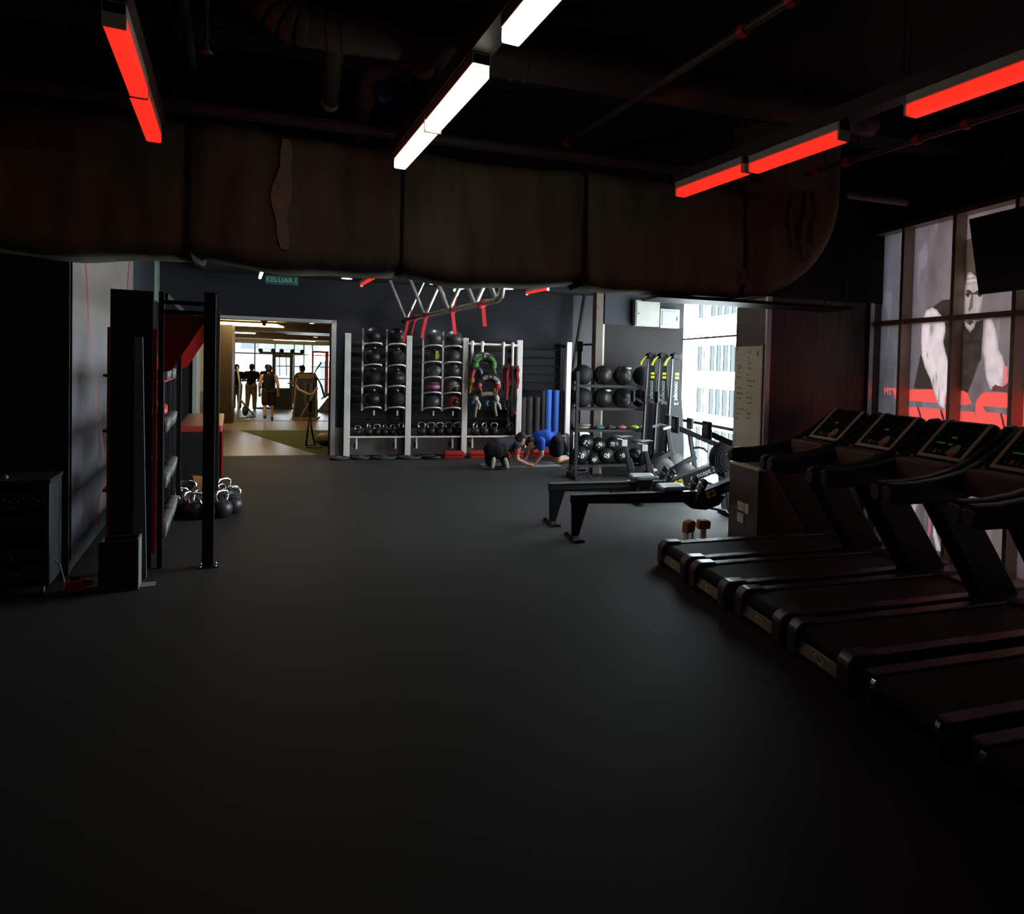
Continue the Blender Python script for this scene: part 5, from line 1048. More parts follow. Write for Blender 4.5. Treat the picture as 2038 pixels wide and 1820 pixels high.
# ---- third bay: white hanger bars, crescent bags, straps
hb = bthing('hanger_frame', 'white hanging bars with four hooks in the third rack bay', 'hanger', 0, 0, 0)
MB().tube([(1.46, 15.97, 2.20), (2.42, 15.97, 2.20)], 0.022, 10).build('top_bar', WHITEP, hb)
for s, zb in ((1.53, 1.80), (1.72, 1.85), (2.12, 1.70), (2.30, 1.70)):
    MB().tube([(s, 15.95, 2.26), (s, 15.95, zb)], 0.026, 10).build('hook_bar', WHITEP, hb); MB().tube([(s, 15.95, 2.17), (s, 15.95, 2.24)], 0.038, 10).build('collar', WHITEP, hb)
MB().tube([(2.24, 15.95, 1.72), (2.44, 15.95, 1.72)], 0.02, 8).build('lower_bar', WHITEP, hb)
def crescent(lab, s, z, rx, rz, r, m_, tails=None, extra=()):
    t = bthing('crescent_bag', lab, 'exercise bag', s, 15.88, z, group='crescent bags on the hooks')
    a = [R(q) for q in range(-25, 206, 14)]
    MB().tube([(rx * math.cos(q), -0.02, rz * math.sin(q)) for q in a], [r * (0.55 + 0.45 * math.sin(max(0.15, (q + R(25)) / R(231) * math.pi))) for q in a], 12).build('bag', m_, t)
    for (q0, q1, k, mm, dy) in extra:
        aa = [R(q0 + (q1 - q0) * i / 8) for i in range(9)]
        MB().tube([(rx * math.cos(q), -0.035 - dy, rz * math.sin(q)) for q in aa], r * k, 10).build('panel', mm, t)
    for (x, x2, ln, mm) in tails or (): MB().tube([(x, -0.03, -rz * 0.35), (x2, -0.04, -rz * 0.35 - ln * .5), (x2 + 0.03 * (1 if x > 0 else -.5), -0.03, -rz * 0.35 - ln)], [0.035, 0.03, 0.022], 8).build('tail', mm, t)
    return t
GRN = mat('bag_green', (0.03, 0.15, 0.012), .6); VBL = mat('bag_black', (0.02, 0.02, 0.021), .4); VWH = mat('bag_white', (0.36, 0.35, 0.33), .6); VYE = mat('bag_yellow', (0.26, 0.14, 0.006), .6); VSL = mat('bag_silver', (0.20, 0.20, 0.22), .4)
TAN_ = mat('bag_tan', (0.24, 0.2, 0.15), .5); RDB = mat('bag_red', (0.30, 0.012, 0.015), .6)
crescent('green and black crescent bag topmost on the hanger', 1.75, 1.80, 0.175, 0.16, 0.09, VBL, ((-0.18, -0.20, 0.14, GRN), (0.17, 0.19, 0.12, GRN)), ((105, 160, 0.62, GRN, .035), (165, 200, 0.85, GRN, .01), (25, 60, 0.55, GRN, .035), (-20, 20, 0.7, GRN, .01), (82, 96, 0.4, TAN_, .06)))
crescent('dark red and yellow crescent bag hanging at the left of the pile', 1.61, 1.54, 0.09, 0.20, 0.06, VBL, ((-0.08, -0.11, 0.22, VYE), (-0.10, -0.06, 0.16, RDB)), ((120, 175, 0.7, RDB, .02), (178, 205, 0.9, VYE, 0)))
crescent('black and silver crescent bag with red ends in the middle of the pile', 1.83, 1.42, 0.18, 0.15, 0.09, VBL, ((-0.17, -0.12, 0.20, RDB), (0.18, 0.15, 0.20, RDB), (0.13, 0.12, .14, VYE)), ((30, 62, 0.5, VSL, .05), (95, 128, 0.5, VSL, .05), (70, 88, .35, TAN_, .06), (-22, 5, 0.75, RDB, .02), (172, 202, 0.75, RDB, .02), (6, 24, .6, VWH, .03)))
crescent('white crescent bag with hanging tails lowest on the hanger', 1.80, 1.14, 0.20, 0.10, 0.075, VBL, ((-0.17, -0.12, 0.17, VWH), (0.18, 0.25, 0.17, VWH), (0.03, 0.0, 0.10, mat('bag_blue', (0.04, 0.14, 0.28), .6)), (-0.16, -0.19, 0.32, TAN_), (0.16, 0.17, 0.30, TAN_), (-0.24, -0.25, .06, MATS['bag_blue'])), ((60, 120, 0.6, TAN_, .03), (150, 195, 0.7, VWH, .02), (-15, 30, 0.7, VWH, .02)))
STR = ((2.13, 1.74, 1.30, 0), (2.17, 1.72, 0.95, 1), (2.205, 1.74, 1.12, 0), (2.24, 1.73, 0.62, 1), (2.275, 1.74, 1.40, 0), (2.30, 1.72, 0.80, 1), (2.33, 1.74, 1.18, 0), (2.365, 1.73, 0.86, 1), (2.40, 1.74, 1.35, 0))
for i, (s, z0, z1, c_) in enumerate(STR):
    m_ = (RDB, VBL)[c_]
    t = bthing('suspension_strap', '%s strap %s from the left in the strap bundle of the third rack bay' % (('red', 'black')[c_], ('first', 'second', 'third', 'fourth', 'fifth', 'sixth', 'seventh', 'eighth', 'last')[i]), 'strap', s, 15.90 - 0.025 * (i % 3), 0, group='straps in the third rack bay')
    mb = MB(); pr = [(0.012 * math.sin(k * 1.7 + i), 0.01 * math.cos(k + i), z0 + (z1 - z0) * k / 6) for k in range(7)]
    for a, b in zip(pr, pr[1:]): mb.bar(a, b, 0.02, 0.045, (1, 0, 0))
    mb.build('webbing', m_, t); MB().tube([(0.0, 0.05 * math.sin(R(q)), z0 + 0.02 + 0.04 * math.cos(R(q))) for q in range(0, 360, 40)], 0.01, 6, closed=True).build('loop', m_, t)
    if i in (1, 3, 7): MB().ball((0, -0.01, z1), 0.03, 10, 8).build('handle', REDPL if i == 7 else VBL, t)
# ---- foam rollers on the fourth bay shelf
BF = mat('black_foam', (0.018, 0.017, 0.0165), .8, scale=80, bump=.5)
for i, (s, z1, m_, rad, lab) in enumerate(((2.56, 1.17, BF, .062, 'short black foam roller first from the bags'), (2.68, 1.18, BF, .066, 'short black foam roller second from the bags'), (2.83, 1.175, BF, .064, 'short black foam roller third from the bags'), (2.955, 1.31, BF, .05, 'tall thin black foam roller left of the blue ones'), (3.055, 1.33, BLUEF, .073, 'left tall blue foam roller'), (3.215, 1.325, BLUEF, .073, 'right tall blue foam roller catching the window light'), (3.345, 1.315, mat('brown_foam', (0.04, 0.033, 0.031), .8), .055, 'dark brown tall foam roller against the last post'))):
    o = MB().tube([(0, 0, 0), (0, 0, z1 - 0.405)], rad, 22).build('foam_roller', m_); inB(o, s, 16.13, 0.405); tag(o, lab, 'foam roller', 'foam rollers on the rack shelf')
    MB().tube([(0, 0, z1 - 0.406), (0, 0, z1 - 0.400)], rad * 0.45, 14).build('core_hole', BLKPL, o)
# ---- step platforms and plates on the floor
for i, (s, n, ln, m_, lab) in enumerate(((1.22, 15.86, 0.38, REDPL, 'red step platform alone left of the third white post'), (1.78, 15.88, 0.52, REDPL, 'red step platform under the crescent bags'), (2.32, 15.90, 0.44, REDPL, 'red step platform behind the kneeling pair'), (2.86, 15.92, 0.46, REDPL, 'red step platform behind the person in blue'))):
    t = bthing('step_platform', lab, 'step platform', s, n, 0, group='red step platforms')
    MB().prism([(-ln / 2, 0.0), (ln / 2, 0.0), (ln / 2 - 0.03, 0.055), (-ln / 2 + 0.03, 0.055)], -0.16, 0.16).build('base', m_, t, 0.006)
    MB().box(-ln / 2 + 0.01, ln / 2 - 0.01, -0.17, 0.17, 0.06, 0.115).build('deck', m_, t, 0.012)
    MB().box(-ln / 2 + 0.03, ln / 2 - 0.03, -0.14, 0.14, 0.115, 0.122).build('grip_mat', mat('step_mat', (0.33, 0.02, 0.02), .8), t)
for i, (s, n, rad, lab) in enumerate(((-0.78, 15.80, .17, 'black weight plate lying by the doorway jamb'), (-0.42, 15.85, .17, 'black weight plate left of the first bay middle'), (-0.02, 15.82, .22, 'wider black weight plate under the first bay'), (0.42, 15.80, .22, 'wider black weight plate by the second white post'), (0.82, 15.84, .20, 'black weight plate under the second bay'))):
    o = MB().lathe([(0.03, 0.0), (rad - 0.01, 0.0), (rad, 0.01), (rad, 0.035), (rad - 0.01, 0.045), (rad * 0.72, 0.045), (rad * 0.68, 0.032), (rad * 0.3, 0.032), (rad * 0.28, 0.047), (0.03, 0.047), (0.03, 0.0)], seg=28).build('weight_plate', RUBBER)
    inB(o, s, n, 0.001); tag(o, lab, 'weight plate', 'black plates on the floor')
    MB().lathe([(0.025, 0.002), (0.045, 0.002), (0.045, 0.049), (0.025, 0.049), (0.025, 0.002)], seg=16).build('hub', GREYPL, o)
# denim sack hanging on the last bay
t = bthing('denim_sack', 'blue denim sack slumped behind the person in the blue shirt', 'sack', 3.16, 15.25)
MB().ball((0, 0, 0.20), 0.20, 16, 12, (0.55, 0.6, 1.05)).build('sack', mat('denim', (0.045, 0.10, 0.17), .85, scale=60, bump=.4), t)
MB().tube([(0.0, 0, 0.36), (0.01, 0, 0.43), (0.03, 0, 0.46)], [0.07, 0.035, 0.06], 10).build('neck', MATS['denim'], t)
# ================================================================ LEFT SIDE
rg_ = thing('training_rig', 'black steel rig with red triangular gussets at the left', 'rig', (0, 0, 0))
for y in (7.95, 10.65):
    MB().box(-0.205, -0.118, y - 0.042, y + 0.042, 0.012, 2.335).build('post', BLKMET, rg_, 0.004)
    MB().box(-0.235, -0.085, y - 0.075, y + 0.075, 0.0, 0.012).build('base_plate', BLKMET, rg_)
    for dx in (-0.215, -0.105):
        for dy in (-0.055, 0.055): MB().lathe([(0.001, 0.024), (0.009, 0.024), (0.011, 0.012)], (dx, y + dy, 0), 'z', 8).build('bolt', CHROME, rg_)
    MB().box(-0.215, -0.108, y - 0.05, y + 0.05, 2.335, 2.345).build('post_cap', BLKPL, rg_)
    MB().box(-0.528, -0.488, y + 0.10 - 0.03, y + 0.10 + 0.03, 0.0, 2.335).build('post', BLKMET, rg_, 0.004)
    MB().bar((-0.50, y, 2.245), (-0.16, y, 2.245), 0.04, 0.035).build('cross_bar', BLKMET, rg_)
    MB().bar((-0.50, y, 2.165), (-0.16, y, 2.165), 0.04, 0.035).build('cross_bar', BLKMET, rg_)
    MB().prism([(-0.485, 2.145), (-0.205, 2.145), (-0.205, 2.09), (-0.43, 1.68), (-0.485, 1.66)], y + 0.01, y + 0.022).build('gusset', REDP, rg_)
MB().bar((-0.49, 8.05, 2.30), (-0.49, 10.75, 2.30), 0.05, 0.05).build('long_beam', BLKMET, rg_)
sr = thing('storage_rack', 'tall black storage rack with red edges seen end-on at the left', 'rack', (0, 0, 0))
MB().box(-0.85, -0.565, 8.00, 8.03, 0.02, 2.33).build('end_board', mat('end_board_black', (0.008, 0.008, 0.008), .7), sr)
MB().box(-0.562, -0.535, 7.995, 8.03, 0.14, 2.02).build('red_edge', REDP, sr)
MB().box(-0.868, -0.852, 7.995, 8.03, 0.28, 2.02).build('red_edge', REDP, sr)
for y in (8.9, 9.75, 10.55):
    for x in (-0.86, -0.545): MB().box(x - 0.012, x + 0.012, y - 0.015, y + 0.015, 0.0, 2.1).build('upright', mat('rack_grey', (0.05, 0.05, 0.053), .4, .3), sr)
for z in (1.585, 1.13, 0.64, 0.20):
    MB().prism([(-0.90, z + 0.05), (-0.54, z), (-0.54, z - 0.02), (-0.90, z + 0.03)], 8.04, 10.58).build('shelf', BLKMET, sr)
    MB().box(-0.542, -0.530, 8.16, 10.58, z - 0.03, z + 0.02).build('shelf_lip', REDP, sr)
HEX = mat('dumbbell_rubber', (0.12, 0.122, 0.13), .45)
def dumbbell(lab, x, y, z, r, tilt):
    t = thing('dumbbell', lab, 'dumbbell', (x, y, z), 0, 'dumbbells on the storage rack')
    t.rotation_euler = (0, -tilt, 0)
    for sg in (-1, 1): MB().lathe([(0.001, -0.035), (r * 0.9, -0.035), (r, -0.022), (r, 0.022), (r * 0.9, 0.035), (0.001, 0.035)], (sg * 0.10, 0, 0), 'x', 8).build('head', HEX, t)
    MB().tube([(-0.07, 0, 0), (0.07, 0, 0)], 0.016, 8).build('handle', CHROME, t); return t
zn = {1.585: 'top', 1.13: 'second', 0.64: 'third', 0.20: 'lowest'}
for z, r, ys in ((1.585, 0.05, (8.32, 8.46, 8.62, 9.1, 9.3)), (1.13, 0.062, (8.32, 8.48, 8.66, 9.05, 9.28, 9.5)), (0.64, 0.075, (8.33, 8.52, 8.72, 9.1, 9.35, 9.58)), (0.20, 0.088, (8.35, 8.58, 8.80, 9.15, 9.42, 9.68))):
    for i, y in enumerate(ys): dumbbell('grey dumbbell %s from the end board on the %s shelf of the storage rack' % (('first', 'second', 'third', 'fourth', 'fifth', 'sixth')[i], zn[z]), -0.605, y, z + 0.012 + r, r, -0.13)
RKB = mat('kettlebell_red', (0.5, 0.03, 0.03), .4)
for i, (y, z, nm) in enumerate(((9.55, 1.60, 'top'), (9.82 + .18, 1.145, 'second'), (10.25, 1.145, 'second'))):
    t = kettlebell(('red kettlebell with chrome handle on the top shelf of the storage rack', 'nearer red kettlebell on the second shelf of the storage rack', 'farther red kettlebell on the second shelf of the storage rack')[i], (-0.64, y, z + 0.012), 1.4, 0.75, 'red kettlebells on the storage rack')
    bpy.context.view_layer.update()
    for ch in t.children:
        if ch.name.startswith('bell'): ch.data.materials.clear(); ch.data.materials.append(RKB)
# chrome-handled kettlebells on the floor
KF = ((-0.55, 10.62, .9, .3), (-0.49, 10.95, 1.05, .5), (-0.40, 10.55, 1.1, .9), (-0.33, 10.35, 1.15, .4), (-0.44, 11.25, 1.2, .2), (-0.33, 10.74, 1.05, 1.1), (-0.21, 11.05, 1.15, .6), (-0.22, 10.32, 1.1, .2), (-0.085, 10.35, 1.2, .8), (0.02, 10.60, 1.15, .3), (-0.10, 10.95, 1.15, 1.0), (0.02, 10.92, 1.05, .5), (-0.07, 11.28, 1.25, .7))
LF = ('leftmost, under the storage rack end', 'second from the left at the back of the cluster', 'low front one left of centre', 'nearest one at the front of the cluster', 'tallest one at the back left before the red-topped box', 'middle one between front and back', 'back one just left of the rig post', 'front one just left of the rig post', 'front one just right of the rig post', 'second one right of the rig post', 'middle one hidden partly by the rig post', 'rightmost, standing apart towards the open floor', 'tall back one right of the rig post')
for (x, y, k, rz), lb in zip(KF, LF): kettlebell('chrome-handled kettlebell on the floor, ' + lb, (x, y, 0), rz, k, 'kettlebells on the floor by the rig', CHROME)
t = thing('wood_block', 'orange-brown wooden block on a grey foot amid the floor kettlebells', 'block', (-0.335, 11.35, 0), 0.2)
MB().prism([(-0.05, 0.19), (0.09, 0.17), (0.05, 0.34), (-0.07, 0.36)], -0.05, 0.05).build('block', mat('orange_wood', (0.30, 0.12, 0.03), .5), t, 0.006)
MB().box(-0.03, 0.04, -0.04, 0.04, 0, 0.19).build('foot', GREYPL, t)
t = thing('padded_box', 'black box with red padded top beyond the floor kettlebells', 'plyo box', (0, 0, 0))
MB().box(-0.56, -0.10, 11.60, 14.2, 0.0, 0.86).build('body', BLKPL, t, 0.01)
MB().box(-0.57, -0.09, 11.59, 14.21, 0.86, 0.94).build('pad', mat('red_vinyl', (0.34, 0.035, 0.035), .35), t, 0.02)
MB().box(-0.10, -0.085, 11.59, 11.63, 0.12, 0.86).build('red_edge', REDP, t)
# bin, panel, card
t = thing('foam_bin', 'low black open box on the floor before the storage rack', 'box', (0, 0, 0))
BINM = mat('bin_black', (0.009, 0.009, 0.0095), .6); BINLIT = mat('bin_lit_side', (0.16, 0.178, 0.21), .55)  # right side of the same black box coloured lighter, to look lit
for (a, b, c, d) in ((-0.845, -0.61, 7.36, 7.375), (-0.845, -0.61, 7.585, 7.60), (-0.845, -0.83, 7.375, 7.585)): MB().box(a, b, c, d, 0.0, 0.385).build('side', BINM, t)
MB().box(-0.61, -0.598, 7.36, 7.60, 0.0, 0.39).build('side', BINLIT, t)
MB().box(-0.83, -0.61, 7.375, 7.585, 0.0, 0.02).build('bottom', BINM, t)
MB().box(-0.825, -0.615, 7.38, 7.58, 0.02, 0.35).build('foam', mat('dark_foam', (0.022, 0.02, 0.018), .9, scale=60, bump=.8), t, 0.02)
MB().box(-0.77, -0.745, 7.356, 7.36, 0.145, 0.155).build('label_tab', GREYPL, t)
o = MB().prism([(-0.665, 0.0), (-0.575, 0.0), (-0.612, 1.945), (-0.665, 1.94)], 7.72, 7.76).build('tall_board', mat('tall_board_grey', (0.17, 0.185, 0.215), .5)); tag(o, 'tall narrow dark grey board standing upright behind the low black box', 'board')
MB().box(-0.70, -0.665, 7.715, 7.765, 0, 1.94).build('edge', BLKPL, o)
o = MB().box(-0.60, -0.50, 7.42, 7.56, 0.0, 0.006).build('paper_card', mat('card', (0.20, 0.17, 0.14), .7)); tag(o, 'pale card lying on the floor beside the low black box', 'card')
# orange case and cable
t = thing('orange_case', 'small orange case on the floor by the left print', 'case', (-1.0, 7.50, 0), 0.1)
MB().box(-0.06, 0.05, -0.06, 0.06, 0.0, 0.09).build('body', mat('orange_plastic', (0.50, 0.10, 0.02), .5), t, 0.012)
MB().prism([(0.052, 0.03), (0.10, 0.05), (0.11, 0.085), (0.052, 0.09)], -0.05, 0.05).build('flap', MATS['orange_plastic'], t)
MB().box(-0.03, 0.03, -0.01, 0.01, 0.09, 0.115).build('handle', BLKPL, t)
o = MB().tube([(-1.17, 7.75, 0.22), (-1.12, 7.72, 0.16), (-1.08, 7.62, 0.05), (-1.07, 7.55, 0.008), (-1.065, 7.50, 0.008)], 0.005, 6).build('cable', GREYPL); tag(o, 'thin grey cable running down from the audio cabinet to the orange case', 'cable')
# audio cabinet
t = thing('audio_cabinet', 'black audio equipment cabinet at the left edge of the photo', 'cabinet', (0, 0, 0))
CAB = mat('cabinet_black', (0.016, 0.0165, 0.018), .5)
MB().box(-1.95, -1.16, 7.52, 8.0, 0.06, 0.075).build('bottom', CAB, t); MB().box(-1.97, -1.15, 7.50, 8.02, 0.825, 0.855).build('top', CAB, t)
MB().box(-1.19, -1.155, 7.50, 8.0, 0.06, 0.83).build('side', mat('cabinet_side', (0.035, 0.038, 0.043), .5), t); MB().box(-1.97, -1.94, 7.50, 8.0, 0.06, 0.83).build('side', CAB, t)
MB().box(-1.94, -1.19, 7.97, 8.0, 0.07, 0.83).build('back', CAB, t)
UN = mat('unit_black', (0.012, 0.012, 0.012), .4); KNB = mat('knob_beige', (0.22, 0.18, 0.13), .4)
for (z0, z1) in ((0.63, 0.80), (0.50, 0.61), (0.26, 0.36), (0.09, 0.22)):
    u_ = MB().box(-1.93, -1.20, 7.515, 7.9, z0, z1).build('audio_unit', UN, t)
    if z0 > 0.6:
        for i in range(9): MB().lathe([(0.001, -0.014), (0.008, -0.014), (0.009, 0.0)], (-1.44 + i * 0.027, 7.512, 0.70 + 0.02 * (i % 2)), 'y', 8).build('knob', KNB, u_)
        MB().box(-1.45, -1.33, 7.512, 7.515, 0.655, 0.66).build('print_line', KNB, u_)
    if 0.2 < z0 < 0.3:
        MB().box(-1.45, -1.37, 7.511, 7.515, 0.28, 0.33).build('red_panel', mat('unit_red', (0.10, 0.035, 0.025), .5), u_); MB().box(-1.375, -1.365, 7.508, 7.515, 0.27, 0.30).build('pale_tab', GREYPL, u_)
    if z0 < 0.1:
        MB().box(-1.36, -1.325, 7.511, 7.515, 0.145, 0.165).build('yellow_label', mat('label_yellow', (0.35, 0.22, 0.02), .5), u_); MB().box(-1.285, -1.262, 7.511, 7.515, 0.15, 0.163).build('orange_label', mat('label_orange', (0.25, 0.10, 0.02), .5), u_)
for x in (-1.93, -1.20):
    for y in (7.56, 7.95): MB().tube([(x - 0.01, y, 0.03), (x + 0.01, y, 0.03)], 0.03, 12).build('castor', GREYPL, t)
MB().ball((-1.42, 7.60, 0.872), 0.016, 10, 8).build('joystick_ball', mat('ivory_ball', (0.30, 0.26, 0.20), .4), t)
# ================================================================ PEOPLE
def fused(name, caps, m, par, vox, smooth=3):
    """one continuous skin: tapered limbs and joints fused and smoothed"""
    mb = MB()
    for c in caps:
        p, q, r1, r2 = Vector(c[0]), Vector(c[1]), c[2], c[3]
        fl = c[4] if len(c) > 4 else (1, 1, 1)
        d = q - p; k = max(2, int(d.length / (min(r1, r2) * 0.8)) + 1) if d.length > 1e-4 else 1
        if d.length > 1e-4: mb.tube([p.lerp(q, i / k) for i in range(k + 1)], [r1 + (r2 - r1) * i / k for i in range(k + 1)], 12)
        mb.ball(p, r1, 12, 8, fl); mb.ball(q, r2, 12, 8, fl)
    me = mb.mesh('tmp'); o = bpy.data.objects.new('tmp', me); C.objects.link(o)
    md = o.modifiers.new('r', 'REMESH'); md.mode = 'VOXEL'; md.voxel_size = vox; md.use_smooth_shade = True
    ms = o.modifiers.new('s', 'SMOOTH'); ms.factor = 0.5; ms.iterations = smooth
    dg = bpy.context.evaluated_depsgraph_get(); nm = bpy.data.meshes.new_from_object(o.evaluated_get(dg)); nm.name = name
    bpy.data.objects.remove(o); nm.materials.clear(); nm.materials.append(m)
    ob = bpy.data.objects.new(name, nm); C.objects.link(ob); ob.parent = par; return ob
SKIN = mat('skin', (0.42, 0.24, 0.16), .55, scale=30); HAIR = mat('hair_dark', (0.016, 0.010, 0.008), .7, scale=80, bump=.5, spec=.2)
def hand(caps, w, d, up, k=1.0):
    """palm, four fingers of unequal length with a knuckle bend, thumb from the side"""
    w = Vector(w); d = Vector(d).normalized(); up = Vector(up).normalized(); sd = d.cross(up).normalized()
    caps.append((w, w + d * 0.06 * k, 0.026 * k, 0.032 * k))
    caps.append((w + d * 0.04 * k - sd * 0.02 * k, w + d * 0.08 * k - sd * 0.028 * k, 0.016 * k, 0.014 * k)); caps.append((w + d * 0.04 * k + sd * 0.02 * k, w + d * 0.08 * k + sd * 0.028 * k, 0.016 * k, 0.014 * k))
    for i, ln in enumerate((0.065, 0.075, 0.07, 0.052)):
        b = w + d * 0.075 * k + sd * (0.03 - 0.02 * i) * k; mid = b + (d * 0.8 - up * 0.1 + sd * (0.12 - 0.08 * i)) * ln * 0.55 * k; tip = mid + (d * 0.8 - up * 0.5) * ln * 0.5 * k
        caps.append((b, mid, 0.010 * k, 0.009 * k)); caps.append((mid, tip, 0.009 * k, 0.0075 * k))
    b = w + d * 0.02 * k + sd * 0.028 * k; caps.append((b, b + (d * 0.6 + sd * 0.8) * 0.04 * k, 0.012 * k, 0.011 * k)); caps.append((b + (d * 0.6 + sd * 0.8) * 0.04 * k, b + (d * 1.2 + sd * 0.9) * 0.05 * k, 0.011 * k, 0.009 * k))
def head(body, hair, c, look, up, k=1.0):
    c = Vector(c); f = Vector(look).normalized(); u = Vector(up); u = (u - f * u.dot(f)).normalized(); s = f.cross(u)
    body += [(c + u * 0.03 * k, c - u * 0.045 * k + f * 0.02 * k, 0.085 * k, 0.066 * k), (c + f * 0.088 * k - u * 0.005 * k, c + f * 0.10 * k - u * 0.03 * k, 0.010 * k, 0.014 * k), (c + f * 0.06 * k - u * 0.085 * k, c + f * 0.075 * k - u * 0.06 * k, 0.022 * k, 0.020 * k)]
    for q in (-1, 1): body.append((c + s * q * 0.083 * k + u * 0.012 * k, c + s * q * 0.083 * k - u * 0.022 * k, 0.015 * k, 0.011 * k))
    hair += [(c + u * 0.045 * k - f * 0.015 * k, c - f * 0.045 * k - u * 0.02 * k, 0.092 * k, 0.082 * k), (c + u * 0.06 * k + f * 0.03 * k, c + u * 0.055 * k - f * 0.02 * k, 0.070 * k, 0.085 * k)]
    return c, f, u, s
def face(par, c, f, u, s, k=1.0):
    for q in (-1, 1):
        MB().ball(c + f * 0.082 * k + s * q * 0.032 * k + u * 0.012 * k, 0.011 * k, 8, 6).build('eye', mat('eye_dark', (0.02, 0.015, 0.012), .3), par)
        MB().bar(c + f * 0.086 * k + s * q * 0.018 * k + u * 0.036 * k, c + f * 0.080 * k + s * q * 0.05 * k + u * 0.034 * k, 0.006 * k, 0.008 * k).build('eyebrow', HAIR, par)
    MB().bar(c + f * 0.092 * k - s * 0.022 * k - u * 0.062 * k, c + f * 0.092 * k + s * 0.022 * k - u * 0.062 * k, 0.008 * k, 0.009 * k).build('mouth', mat('lips', (0.30, 0.10, 0.08), .5), par)

# ---- person A, dark clothes, kneeling low with the soles towards us
A = bthing('person', 'person in dark clothes kneeling low on knees and forearms, shoe soles towards us', 'person', 0, 0, 0)
hipL, hipR = Vector((1.72, 14.20, 0.30)), Vector((1.88, 14.24, 0.31)); sh = Vector((2.11, 14.44, 0.40)); shL, shR = Vector((2.04, 14.56, 0.40)), Vector((2.16, 14.32, 0.37))
kL, kR = Vector((1.72, 14.52, 0.07)), Vector((2.00, 14.46, 0.07)); aL, aR = Vector((1.735, 14.04, 0.10)), Vector((1.93, 14.02, 0.09))
body = []; hair = []
c, f, u, s_ = head(body, hair, (2.255, 14.42, 0.47), (0.85, 0.25, -0.55), (0.3, 0.1, 0.9), 1.02)
body += [(sh + Vector((.0, 0, 0.01)), c - f * 0.02 - u * 0.06, 0.07, 0.055), (Vector((1.80, 14.22, 0.34)), sh, 0.13, 0.115)]
elR, elL = Vector((2.17, 14.22, 0.13)), Vector((2.20, 14.62, 0.13)); wrR, wrL = Vector((2.37, 14.22, 0.035)), Vector((2.40, 14.48, 0.035))
for a_, b_, c_ in ((shR, elR, wrR), (shL, elL, wrL)):
    body += [(a_, b_, 0.055, 0.042), (b_, c_, 0.042, 0.028)]; hand(body, c_, (1, 0.15, -0.1), (0, 0, 1), 0.95)
for h_, k_, a_ in ((hipL, kL, aL), (hipR, kR, aR)): body += [(h_, k_, 0.085, 0.058), (k_, a_, 0.056, 0.042)]
fused('body', body, SKIN, A, 0.008)
DK = mat('dark_shirt', (0.026, 0.028, 0.036), .9, scale=40, bump=.3, spec=.15); TR = mat('dark_leggings', (0.010, 0.009, 0.0095), .85, scale=40, bump=.2, spec=.15)
fused('shirt', [(Vector((1.83, 14.25, 0.37)), Vector((2.08, 14.42, 0.41)), 0.15, 0.135), (shR, shR.lerp(elR, .45), 0.078, 0.064), (shL, shL.lerp(elL, .45), 0.078, 0.064), (shL, shR, 0.085, 0.085)], DK, A, 0.011)
fused('sleeve_band', [(shR.lerp(elR, .30), shR.lerp(elR, .55), 0.070, 0.060)], mat('pink_sleeve', (0.45, 0.05, 0.06), .8), A, 0.012)
fused('leggings', [(hipL, kL, 0.125, 0.07), (hipR, kR, 0.125, 0.07), (kL, aL, 0.066, 0.055), (kR, aR, 0.066, 0.055), (hipL + Vector((0, -.02, .02)), hipR + Vector((0, -.02, .02)), 0.14, 0.14), (Vector((1.80, 14.18, 0.30)), Vector((1.85, 14.27, 0.36)), 0.15, 0.13)], TR, A, 0.011)
SOLE = mat('shoe_sole', (0.34, 0.30, 0.24), .7); SHOE = mat('shoe_upper', (0.05, 0.045, 0.045), .7)
for i, (a_, dx) in enumerate(((aL, -0.02), (aR, 0.03))):
    fused('shoe', [(a_ + Vector((0, -.02, .01)), a_ + Vector((dx, -0.09, -0.055)), 0.045, 0.04), (a_ + Vector((0, -.03, .06)), a_ + Vector((0, -.01, 0.02)), 0.04, 0.045)], SHOE, A, 0.012)
    fused('sole', [(a_ + Vector((0, -.062, .085)), a_ + Vector((dx * .6, -0.085, 0.01)), 0.034, 0.036, (1, .55, 1)), (a_ + Vector((dx * .6, -0.085, 0.01)), a_ + Vector((dx, -0.115, -0.06)), 0.036, 0.03, (1, .55, 1))], SOLE, A, 0.010)
hb_ = fused('hair', hair, HAIR, A, 0.012); face(A, c, f, u, s_)

# ---- person B, blue shirt, on hands and knees facing left
P = bthing('person', 'person in a bright blue shirt and black shorts on hands and knees facing left', 'person', 0, 0, 0)
hip = Vector((2.92, 14.66, 0.44)); sh = Vector((2.60, 14.58, 0.46)); body = []; hair = []
c, f, u, s_ = head(body, hair, (2.45, 14.50, 0.40), (-0.75, -0.25, -0.75), (-0.7, -0.1, 0.7), 1.0)
body += [(sh, c - u * 0.05, 0.07, 0.055), (hip, sh, 0.12, 0.125)]
shL, shR = sh + Vector((0.02, -.16, -0.03)), sh + Vector((-0.0, .16, -0.03))
elL, wrL = Vector((2.63, 14.36, 0.20)), Vector((2.50, 14.34, 0.035)); elR, wrR = Vector((2.50, 14.78, 0.20)), Vector((2.36, 14.62, 0.035))
for a_, b_, c_ in ((shL, elL, wrL), (shR, elR, wrR)): body += [(a_, b_, 0.052, 0.04), (b_, c_, 0.04, 0.027)]; hand(body, c_, (-1, 0.1, -0.1), (0, 0, 1), 0.95)
legs = []
